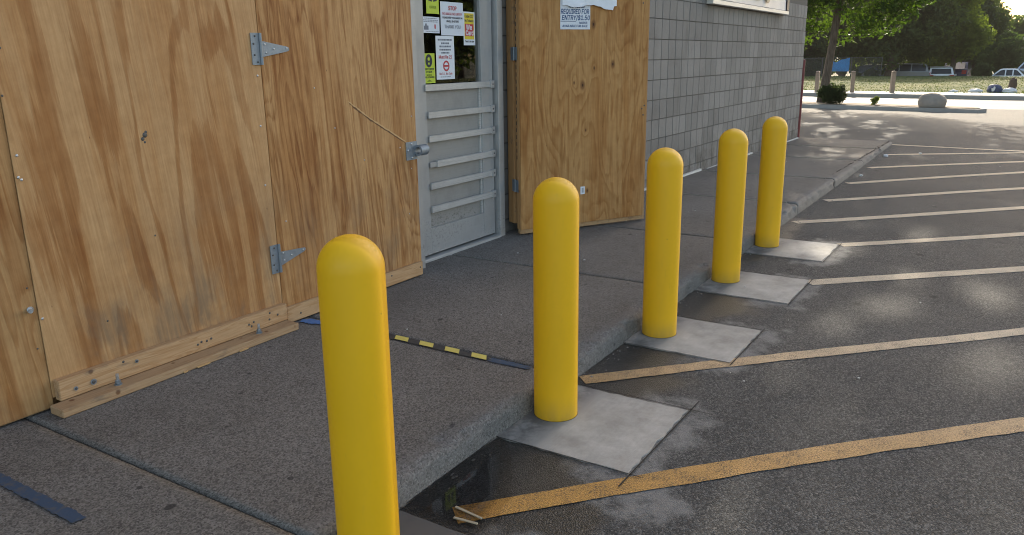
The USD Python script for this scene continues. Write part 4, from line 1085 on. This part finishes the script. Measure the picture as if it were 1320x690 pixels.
# planting island with kerb
isl = thing('planting_island', 'low kerbed planting island between lot and street', 'planting island', kind='structure')
ip = Polygon([(26.35, 7.9), (25.90, 5.73), (25.35, 3.3), (24.95, 1.45), (24.98, 0.98), (25.25, 0.80), (25.6, 0.92), (25.95, 1.3), (26.6, 3.5), (27.3, 6.0), (27.7, 7.9)])
m = prism(ip, 0.36); m.apply_translation((0, 0, -0.5)); inn = prism(ip.buffer(-0.14), 0.39); inn.apply_translation((0, 0, -0.515))
obj('kerb', m, M['kerb'], isl); obj('soil', inn, M['soil'], isl)


# ================================================================== PLANTS
# openings in the street tree's crown, as the light spots they throw on the ground: (x, y, half length, half width)
LIGHT_SPOTS = [(6.32, 1.16, 0.30, 0.17), (5.05, 0.50, 0.42, 0.20), (5.55, 0.05, 0.5, 0.16), (4.55, 0.70, 0.2, 0.12), (5.9, 0.55, 0.22, 0.12), (7.2, 0.55, 0.3, 0.1), (4.2, 0.0, 0.3, 0.12),
               (17.0, 3.2, 0.9, 0.25), (16.2, 2.0, 0.8, 0.16), (18.6, 3.9, 0.7, 0.3), (19.6, 2.8, 1.0, 0.22), (15.4, 2.9, 0.35, 0.10)]


def open_up(c):
    k = (c[:, 2] + 0.11) / S[2]; gx, gy = c[:, 0] - k * S[0], c[:, 1] - k * S[1]
    keep = np.ones(len(c), bool); rr = np.random.default_rng(77).random(len(c))
    nz = meshkit.fbm(np.c_[gx * 3.2, gy * 6.5, 0 * gx], 3, 31)
    for x, y, a, b in LIGHT_SPOTS:
        d = ((gx - x) / a) ** 2 + ((gy - y) / b) ** 2
        keep &= ~((d < 1.0 + 6.0 * (nz - 0.46)) & (rr < 0.93)) & ~((d < 0.35))
    return keep


def leaves(centers, radii, n, size, seed, squash=0.8, up=0.25, opened=False):
    """n small folded leaves in clumps."""
    r = np.random.default_rng(seed); centers = np.asarray(centers, float); radii = np.asarray(radii, float)
    pr = radii ** 2; pr /= pr.sum(); k = r.choice(len(centers), n, p=pr)
    u = r.normal(size=(n, 3)); u /= np.linalg.norm(u, axis=1)[:, None]
    rad = radii[k] * (0.45 + 0.6 * r.random(n) ** 0.6)
    c = centers[k] + u * rad[:, None] * [1, 1, squash]
    if opened:
        kp = open_up(c); c, u, n = c[kp], u[kp], int(kp.sum())
    nrm = u * 0.6 + r.normal(size=(n, 3)) * 0.8 + [0, 0, up]; nrm /= np.linalg.norm(nrm, axis=1)[:, None]
    a = np.cross(nrm, r.normal(size=(n, 3))); a /= np.linalg.norm(a, axis=1)[:, None]; b = np.cross(nrm, a)
    s = size * r.uniform(0.6, 1.3, n)[:, None]
    p0, p1, p2, p3 = c - a * s, c + b * s * 0.42 + nrm * s * 0.12, c + a * s, c - b * s * 0.42 + nrm * s * 0.12
    v = np.stack([p0, p1, p2, p3], 1).reshape(-1, 3); i = np.arange(n) * 4
    return trimesh.Trimesh(v, np.vstack([np.c_[i, i + 1, i + 2], np.c_[i, i + 2, i + 3]]), process=False)


def clumps(c, rx, ry, rz, k, rmin, rmax, seed, hollow=0.35):
    r = np.random.default_rng(seed); u = r.normal(size=(k, 3)); u /= np.linalg.norm(u, axis=1)[:, None]
    d = (hollow + (1 - hollow) * r.random(k) ** 0.5)[:, None]
    return np.asarray(c) + u * d * [rx, ry, rz], r.uniform(rmin, rmax, k)


def tree(name, base, top, r0, crown_c, crown_r, k, rmm, n, leaf, leafm, label, seed, group=None, limbs=7, extra=None, hollow=0.35, gap=None):
    t = thing(name, label, 'tree', group)
    base, top = np.array(base, float), np.array(top, float)
    r = np.random.default_rng(seed)
    s = np.linspace(0, 1, 9)[:, None]; tr = base + (top - base) * s + np.c_[0.12 * np.sin(s[:, 0] * 5 + seed), 0.12 * np.cos(s[:, 0] * 4 + seed) - 0.12, 0 * s[:, 0]] * s
    obj('trunk', tube(tr, r0 * (1.15 - 0.75 * s[:, 0]) * np.where(s[:, 0] == 0, 1.25, 1), 12, 0.06, seed), M['bark'], t, smooth=True)
    cc, cr = clumps(crown_c, *crown_r, k, *rmm, seed, hollow)
    if extra is not None:
        cc = np.vstack([cc, extra[0]]); cr = np.r_[cr, extra[1]]
    if gap is not None:
        keep = gap(cc); cc, cr = cc[keep], cr[keep]
    for i in range(limbs):
        q = cc[r.integers(len(cc))]; f0 = r.uniform(0.35, 0.95); p = base + (top - base) * f0
        mid = (p + q) / 2 + [0, 0, 0.15 * np.linalg.norm(q - p)]
        obj('limb', tube([p, mid, q], [r0 * 0.45 * (1.2 - f0 * .6), r0 * 0.28, r0 * 0.08], 8, 0.05, seed + i), M['bark'], t, smooth=True)
    obj('crown', leaves(cc, cr, n, leaf, seed, opened=name == 'street_tree'), M[leafm], t)
    return t


# the small street tree on the island
tree('street_tree', (26.86, 5.40, -0.25), (27.3, 4.9, 7.5), 0.12, (26.9, 5.2, 7.7), (3.3, 3.5, 6.0), 190, (0.6, 1.1), 46000, 0.11, 'leaf_street', 'slender street tree with backlit lime leaves rising from the island', 3, limbs=9,
     extra=(np.array([(26.5, 6.6, 2.35), (26.3, 6.2, 2.75), (26.6, 4.6, 2.55), (26.2, 4.2, 2.5), (26.8, 3.6, 2.75), (26.4, 5.0, 2.9), (27.3, 3.1, 2.95), (26.6, 5.7, 3.1), (27, 6.9, 2.9), (26.2, 3.7, 2.85), (27.3, 5.9, 2.3), (27.2, 4.2, 2.35), (27.4, 7.4, 2.4), (26.9, 3.3, 2.5), (27.6, 6.4, 1.95), (27.7, 5.2, 2.05), (27.5, 4.5, 2.1), (27.9, 3.9, 2.2), (27.6, 7.6, 1.9), (28, 5.8, 2.5), (28, 4.6, 2.6)]), np.array([.5, .5, .45, .45, .6, .6, .6, 0.55, 0.5, 0.5, 0.42, 0.5, 0.6, 0.45, 0.6, 0.6, .45, .5, .45, .6, .4])))

BG = 'trees behind the lawn'
tree('background_tree', (63.6, 8.3, -0.5), (63.6, 8.3, 6), 0.28, (64.4, 8.3, 3.9), (2.6, 3.9, 3.6), 110, (0.7, 1.4), 26000, 0.19, 'leaf_dark', 'broad dark drooping tree in the middle behind the lawn', 21, BG)
tree('background_tree', (67.5, 4.7, -1.0), (67.6, 4.6, 5.0), 0.18, (68.0, 5.3, 4.2), (2.4, 2.4, 3.4), 80, (0.6, 1.2), 18000, 0.18, 'leaf_yellow', 'yellow green backlit tree just right of the broad dark tree', 22, BG)
tree('background_tree', (76, 3.9, -1.0), (76, 3.9, 5.0), 0.3, (76.5, 4.1, 3.2), (2.4, 2.1, 3.0), 70, (0.7, 1.3), 17000, 0.2, 'leaf_deep', 'tall deep green tree behind the parked cars beside the sky gap', 23, BG)
tree('background_tree', (71.5, 1.75, -1.0), (71.5, 1.7, 2.4), 0.16, (71.5, 1.72, 1.35), (1.35, 1.40, 1.45), 44, (0.35, 0.6), 9000, 0.13, 'leaf_mid', 'small rounded mid green tree next to the parked van', 24, BG)
tree('background_tree', (91, 0.9, -1.0), (91, 0.9, 4.0), 0.2, (91, 0.6, 2.5), (2, 2.6, 1.9), 46, (0.6, 1.2), 11000, 0.22, 'leaf_mid', 'hazy pale tree at the right edge below the bright sky', 25, BG)
tree('background_tree', (64.5, 14.4, -0.9), (64.5, 14.4, 6), 0.4, (65.0, 14.8, 3.2), (2.8, 3.4, 3.6), 100, (0.7, 1.3), 20000, 0.19, 'leaf_deep', 'shadowy dark tree at the left, behind the slender street tree', 26, BG)
tree('background_tree', (84, 10.5, -1.0), (84, 10.5, 8), 0.4, (84, 11.2, 4.2), (3.5, 5.5, 4.8), 110, (1.0, 1.9), 16000, 0.3, 'leaf_dark', 'distant dark tree filling the gap behind the broad dark tree', 27, BG)
tree('background_tree', (97, 6.8, -1.0), (97, 6.8, 7), 0.4, (97, 7.6, 3.0), (3, 3.6, 3.3), 90, (1.0, 1.7), 12000, 0.3, 'leaf_mid', 'far tree between the yellow green tree and the sky gap', 28, BG)
OF = 'trees across the lot, mirrored in the door glass'
for i, (x, y, h_) in enumerate([(34, -22, 9), (44, -30, 11), (52, -40, 12), (26, -20, 8), (62, -38, 12)]):
    tree('lot_edge_tree', (x, y, -0.5), (x, y, h_ * 0.6), 0.25, (x, y, h_ * 0.55), (4.5, 4.5, h_ * 0.45), 60, (1.0, 1.9), 7000, 0.34, 'leaf_dark', ['tree mirrored in the door glass, in the middle', 'tree mirrored in the door glass, farther back', 'tall tree across the lot, outside the frame', 'small tree across the lot nearest the store', 'far tall tree across the lot, outside the frame'][i], 60 + i)
# low dark shrubs at the back of the lawn
def shrub(name, c, r, n, leaf, mat, label, seed, k=26, group=None, stem=True, sq=1.0):
    t = thing(name, label, 'shrub', group)
    cc, cr = clumps(np.array(c) + [0, 0, r[2] * 0.9], r[0] * 0.75, r[1] * 0.75, r[2] * 0.72, k, 0.26 * min(r), 0.42 * min(r), seed, 0.5)
    obj('foliage', leaves(cc, cr, n, leaf, seed, sq), M[mat], t)
    for i in range(4):
        q = cc[i]; obj('stem', tube([np.array(c), (np.array(c) + q) / 2 + [0.02, 0.02, 0], q], [0.05 * r[2], 0.035 * r[2], 0.015 * r[2]], 6), M['bark'], t)
    return t


shrub('round_shrub', (26.15, 4.95, -0.13), (0.42, 0.47, 0.33), 9500, 0.03, 'leaf_shrub', 'clipped round dark shrub at the foot of the street tree', 31, 60)
shrub('small_shrub', (26.05, 3.72, -0.13), (0.15, 0.20, 0.14), 700, 0.03, 'leaf_lime', 'small lime green tuft shrub between round shrub and boulder', 32, 14)
shrub('dark_bush', (65.2, 2.65, -0.5), (0.6, 0.75, 0.62), 2600, 0.10, 'leaf_deep', 'low dark rounded bush behind the lawn left of the white car', 33, 24)
shrub('hedge_bush', (63.2, 9.9, -0.45), (0.7, 1.6, 0.42), 3000, 0.10, 'leaf_dark', 'low scrubby hedge bush below the broad dark tree beside the blue tarp', 34, 24)
shrub('hedge_bush', (72.0, 5.9, -0.9), (0.8, 2.2, 1.0), 3600, 0.14, 'leaf_yellow', 'lit yellow green bush standing behind the white wagon', 35, 28)
shrub('hedge_bush', (63.5, 13.5, -0.4), (0.8, 2.2, 0.7), 3600, 0.11, 'leaf_deep', 'dark bush at the left end of the lawn behind the street tree trunk', 36, 28)
shrub('hedge_bush', (86, 6.5, -1.0), (1.2, 7.0, 1.7), 7000, 0.2, 'leaf_dark', 'long dark far hedge closing the view behind the parked cars', 37, 70)
shrub('hedge_bush', (84, 15.0, -1.0), (1.2, 7.0, 3.0), 9000, 0.24, 'leaf_deep', 'tall dark hedge far behind the blue tarp', 38, 70)

# boulder, stake, wooden posts
m = lump(0.27, 0.37, 0.27, 6, 0.13, 1.1, 4); m.apply_translation((25.55, 2.16, -0.16)); obj('boulder', m, M['boulder'], smooth=True, label='big pale rounded boulder on the planting island', category='boulder')
sk_ = thing('thin_stake', 'thin pale metal stake beside the street tree', 'stake')
obj('rod', cyl((27.15, 5.50, -0.3), (27.13, 5.48, 0.62), 0.02, 8), M['trim'], sk_, smooth=True); obj('foot', cyl((27.15, 5.50, -0.3), (27.15, 5.50, -0.13), 0.06, 10, 0.03), M['trim'], sk_)
WP = [((35.2, 7.30), 'weathered wooden post left of the street tree trunk'), ((35.15, 5.92), 'weathered wooden post right of the round shrub, middle of three'), ((35.0, 4.42), 'weathered reddish wooden post at the lawn edge, rightmost of three')]
for i, ((x, y), lab) in enumerate(WP):
    if i == 0:
        w0 = thing('wooden_post', lab, 'post', 'wooden posts along the lawn', loc=(x, y, -0.2))
        pp = [(-.075, -.075), (.075, -.075), (.075, .075), (-.075, .075)]
        obj('shaft', box(-.075, -.075, -0.2, .075, .075, 0.80, 0.012), M['post_wood'], w0)
        c = box(-.075, -.075, 0.8005, .075, .075, 0.87, 0.02); sel = c.vertices[:, 2] > 0.85; c.vertices[sel, :2] *= 0.6; obj('top', c, M['post_wood'], w0)
    else: copy_of(w0.GetPath(), 'wooden_post', (x, y, -0.2), lab, 'post', 'wooden posts along the lawn', 14.0 * i)

# dumped bags by the far sidewalk
bag = thing('navy_crate', 'navy blue bag with a white mark in the roadside trash pile', 'bag')
m = lump(0.2, 0.26, 0.22, 7, 0.22, 1.6, 3); m.apply_translation((36.3, 0.98, -0.2)); obj('body', m, M['navy'], bag, smooth=True)
obj('white_mark', place(prism(Polygon([(-0.07, 0.02), (-0.02, 0), (0.03, 0.05), (0.05, 0.16), (0.0, 0.2), (-0.03, 0.12), (-0.08, 0.13)]), 0.02), (36.085, 1.00, -0.13), (0, -1, 0), (0, 0, 1), (-1, 0, 0)), M['litter_white'], bag)
for (x, y, sx, sy, sz, mt, lab, sd) in ((36.35, 0.50, 0.2, 0.26, 0.13, 'litter_white', 'limp white plastic bag right of the navy bag', 8), (36.7, 0.42, 0.12, 0.14, 0.36, 'brown', 'dark brown sack standing behind the limp white bag', 9), (36.1, 1.62, 0.18, 0.25, 0.11, 'litter_white', 'flat white plastic bag left of the navy bag', 10), (36.2, 2.35, 0.1, 0.17, 0.08, 'litter_white', 'small white bag farthest left in the trash pile', 11)):
    m = lump(sx, sy, sz, sd, 0.35, 2.4, 3); m.apply_translation((x, y, -0.2)); obj('trash_bag', m, M[mt], smooth=60, label=lab, category='bag')
m = lump(0.12, 0.15, 0.2, 12, 0.3, 2.0, 2); m.apply_translation((39.5, -0.25, -0.2)); obj('trash_bag', m, M['brown'], label='dark sack at the right frame edge on the lawn', category='bag')

# blue tarp hung on a chain link fence
fc = thing('chain_link_fence', 'grey chain link fence at the back of the lawn', 'fence')
FX, F0, F1, FZ0, FZ1 = 61.6, 8.6, 14.5, -0.25, 1.05
for y in np.linspace(F0, F1, 4): obj('post', cyl((FX, y, FZ0 - 0.3), (FX, y, FZ1 + 0.04), 0.025, 8), M['dark_metal'], fc, smooth=True)
obj('top_rail', cyl((FX, F0, FZ1), (FX, F1, FZ1), 0.016, 8), M['dark_metal'], fc, smooth=True)
ws = []
for y in np.arange(F0 - 1.3, F1, 0.085):
    for s in (1, -1):
        a, b = (y, FZ0), (y + 1.3, FZ1)
        lo, hi = max(F0, y), min(F1, y + 1.3)
        if hi - lo < 0.05: continue
        za, zb = FZ0 + (lo - y), FZ0 + (hi - y)
        if s < 0: za, zb = FZ1 - (lo - y), FZ1 - (hi - y)
        ws.append(cyl((FX + 0.004 * s, lo, za), (FX + 0.004 * s, hi, zb), 0.004, 3))
obj('wire_mesh', ws, M['dark_metal'], fc, kind='stuff')
ty, tz = np.linspace(10.72, 12.15, 24), np.linspace(0.12, 1.02, 14)
tm = grid(ty, tz, lambda a, b: 0 * a); q = tm.vertices.copy()
top = 0.92 + 0.14 * np.sin(q[:, 0] * 4.2); zz = 0.12 + (q[:, 1] - 0.12) / 0.9 * (top - 0.12 + 0.05 * np.sin(q[:, 0] * 9))
tm.vertices = np.c_[FX + 0.10 + 0.08 * (meshkit.fbm(np.c_[q * 2.4, 0 * zz], 3, 5) - 0.5), q[:, 0], zz]; tm2 = tm.copy(); tm2.vertices = tm2.vertices + [0.004, 0, 0]; tm2.invert()
obj('blue_tarp', join([tm, tm2]), M['tarp'], smooth=False, label='bright blue tarp hung behind the chain link fence', category='tarp')


# ================================================================== CARS
def car(label, loc, rot, paint, L=4.5, W=1.8, H=1.5, kind='suv'):
    t = thing('parked_car', label, 'car', 'cars parked behind the lawn')
    wr = 0.34
    if kind == 'van': roof = [(0.04, 0.55), (0.06, 0.97), (0.10, 1.0), (0.74, 1.0), (0.78, 0.97), (0.88, 0.62), (0.99, 0.55)]
    elif kind == 'sedan': roof = [(0.01, 0.64), (0.14, 0.68), (0.27, 0.97), (0.33, 1.0), (0.54, 1.0), (0.60, 0.97), (0.75, 0.66), (0.99, 0.56)]
    else: roof = [(0.02, 0.60), (0.06, 0.93), (0.11, 0.985), (0.2, 1.0), (0.55, 1.0), (0.61, 0.97), (0.74, 0.65), (0.99, 0.58)]
    belt = 0.62 * H
    def arch(cx): return [(cx + wr * 1.13 * math.cos(a), 0.22 + 0.12 + wr * 1.13 * math.sin(a)) for a in np.linspace(0.2, math.pi - 0.2, 9)]
    x1, x2 = 0.19 * L, 0.80 * L
    lower = [(0.0, 0.30)] + [(0.02, 0.24)] + arch(x1)[::-1] + arch(x2)[::-1] + [(L - 0.03, 0.24), (L, 0.32), (L - 0.02, 0.55 * H)]
    # one closed side silhouette below the belt line
    body = Polygon(lower + [(0.74 * L, belt + 0.04), (0.5 * L, belt + 0.02), (0.04 * L, belt + 0.01), (0.0, 0.5 * H)]).buffer(0)
    if body.geom_type != 'Polygon': body = max(body.geoms, key=lambda q: q.area)
    c, s = math.cos(rot), math.sin(rot); R = lambda m: place(m, loc, (c, s, 0), (0, 0, 1), (s, -c, 0))
    bm = prism(body, W); bm.apply_translation((0, 0, -W / 2)); v = bm.vertices
    pb = obj('body', R(bm), M[paint], t)
    rp_ = [(x * L, z * H) for x, z in roof]
    cab = Polygon([(rp_[0][0], belt - 0.02)] + rp_ + [(rp_[-2][0] + 0.02, belt - 0.02)]).buffer(0).intersection(sbox(-1, belt - 0.02, L + 1, H + 1))
    if cab.geom_type != 'Polygon': cab = max(cab.geoms, key=lambda q: q.area)
    cm = prism(cab, W * 0.96); cm.apply_translation((0, 0, -W * 0.48)); k = np.clip((cm.vertices[:, 1] - belt) / (H - belt), 0, 1); cm.vertices[:, 2] *= 1 - 0.16 * k
    obj('cabin', R(cm), M[paint], t, smooth=30)
    xs = np.array([p[0] for p in cab.exterior.coords]); zs = np.array([p[1] for p in cab.exterior.coords])
    win = cab.buffer(-0.085)
    if win.geom_type != 'Polygon': win = max(win.geoms, key=lambda q: q.area)
    cuts = [0.02, 0.34, 0.60, 1.0] if kind != 'van' else [0.02, 0.36, 0.64, 1.0]
    x0_, x1_ = win.bounds[0], win.bounds[2]
    for a, b in zip(cuts[:-1], cuts[1:]):
        wpoly = win.intersection(sbox(x0_ + a * (x1_ - x0_) + 0.035, 0, x0_ + b * (x1_ - x0_) - 0.035, 9))
        if wpoly.is_empty or wpoly.geom_type != 'Polygon': continue
        for sd in (-1, 1):
            wm = prism(wpoly, 0.012); kk = np.clip((wm.vertices[:, 1] - belt) / (H - belt), 0, 1); wm.vertices[:, 2] = sd * (W * 0.48 * (1 - 0.16 * kk) + (0.012 if True else 0) * (wm.vertices[:, 2] > 0.006))
            if sd < 0: wm.invert()
            obj('side_window', R(wm), M['car_glass'], t)
    # windscreen and rear window, as slabs lying on the sloping ends of the cabin
    def slope(pa, pb_, nm):
        pa, pb_ = np.array(pa), np.array(pb_); d = pb_ - pa; d = d / np.linalg.norm(d); nn = np.array([-d[1], d[0]]);
        if nm == 'rear_window': nn = nn
        q = [pa + d * 0.06, pb_ - d * 0.05]; q = [q[0], q[1], q[1] + nn * 0.014, q[0] + nn * 0.014]
        m = prism(Polygon(q).buffer(0), W * 0.78); m.apply_translation((0, 0, -W * 0.39)); kk = np.clip((m.vertices[:, 1] - belt) / (H - belt), 0, 1); m.vertices[:, 2] *= 1 - 0.14 * kk
        obj(nm, R(m), M['car_glass'], t)
    slope((rp_[0][0], max(rp_[0][1], belt)), rp_[1] if kind != 'sedan' else rp_[2], 'rear_window')
    slope(rp_[-3], (rp_[-2][0], max(rp_[-2][1], belt)), 'windscreen')
    for xx in (x1, x2):
        for sd in (-1, 1):
            m = cyl((xx, 0.34, sd * (W / 2 - 0.21)), (xx, 0.34, sd * (W / 2 - 0.005)), wr, 20); wp = obj('wheel', R(m), M['tyre'], t, smooth=40)
            obj('rim', R(cyl((xx, 0.34, sd * (W / 2 - 0.02)), (xx, 0.34, sd * (W / 2 + 0.004)), wr * 0.62, 16)), M['rim'], wp)
    for sd in (-1, 1):
        a, b = sorted((sd * W * 0.30, sd * W * 0.47))
        obj('headlight', R(box(L - 0.05, 0.42 * H, a, L + 0.004, 0.50 * H, b, 0.01)), M['lamp_clear'], t)
        obj('tail_light', R(box(-0.008, 0.42 * H, a, 0.05, 0.60 * H, b, 0.01)), M['lamp_red'], t)
    obj('bumper', R(box(-0.03, 0.24, -W * 0.46, 0.04, 0.40, W * 0.46, 0.02)), M['black'], t)
    obj('bumper', R(box(L - 0.04, 0.24, -W * 0.46, L + 0.03, 0.40, W * 0.46, 0.02)), M['black'], t)
    obj('number_plate', R(box(-0.034, 0.34 * H, -0.22, -0.005, 0.34 * H + 0.13, 0.22)), M['trim'], t)
    return t


GZ = -1.01
PI = math.pi
car('silver off-roader with dark side windows, half hidden by the broad dark tree', (66.0, 5.9, GZ), PI / 2 + 0.06, 'car_silver', 4.6, 1.8, 1.62, 'suv')
car('low white wagon seen side on above the lawn edge', (66.4, 4.50, GZ + 0.0), PI / 2 + 0.1, 'car_white', 4.2, 1.75, 1.46, 'suv') if False else None
car('white wagon seen above the lawn edge, left of the plum coloured car', (66.1, 5.2, GZ - 0.14), 0.3, 'car_white', 4.3, 1.75, 1.50, 'suv')
car('dark plum coloured car seen from behind between white wagon and bushes', (68.6, 4.62, GZ + 0.16), -0.05, 'car_plum', 4.4, 1.75, 1.48, 'sedan')
car('white sedan at the right, left of the tall van', (66.5, 1.20, GZ), PI / 2 + 0.15, 'car_white', 4.4, 1.75, 1.30, 'sedan') if False else None
car('white car with its sloping nose showing left of the pale van', (67.0, -0.3, GZ - 0.22), PI / 2, 'car_white', 3.2, 1.7, 1.42, 'sedan')
car('tall pale blue grey van at the right frame edge', (68.5, -3.6, GZ), PI / 2 + 0.02, 'car_blue_grey', 4.9, 1.9, 1.78, 'van')
car('dark car mostly hidden under the broad dark tree', (66.0, 10.9, GZ), PI / 2 + 0.02 - PI, 'car_black', 4.5, 1.75, 1.52, 'suv')
car('light car in front of the pale van at the frame corner', (64.9, -2.9, GZ), PI / 2, 'car_blue_grey', 3.3, 1.7, 1.20, 'sedan')

# house behind the van
hs = thing('far_house', 'low house with pale eaves behind the pale van', 'house')
obj('wall', box(84, -9, -1.0, 92, 1.2, 1.05), M['house_wall'], hs)
rf = Polygon([(83.3, 1.05), (92.7, 1.05), (88, 2.7)]); m = prism(rf, 11.4); m = place(m, (0, 1.8, 0), (1, 0, 0), (0, 0, 1), (0, -1, 0)); obj('roof', m, M['roof_tile'], hs)
obj('fascia', box(83.22, -9.6, 0.93, 83.298, 1.8, 1.17), M['trim'], hs)
wn = obj('window', box(83.96, -2.2, -0.1, 83.998, -0.6, 0.8), M['car_glass'], hs); obj('frame', [box(83.93, -2.28, -0.18, 83.959, -0.52, -0.1), box(83.93, -2.28, 0.8, 83.959, -0.52, 0.88)], M['trim'], wn)
obj('door', box(83.95, 0.0, -1.0, 83.998, 0.8, 0.9), M['trim'], hs)

# ================================================================== AIR
HAZE = 0.00016
g = Graph()
hv = g('principled_volume', color=(1.0, 0.97, 0.92), density=HAZE, anisotropy=0.45)
hz = g.done('haze_air', None, hv.volume)
obj('haze', box(-30, -62, -2.2, 130, 62, 16.0), hz, kind='stuff', label='thin bright evening haze over lot, street and lawn', category='haze')
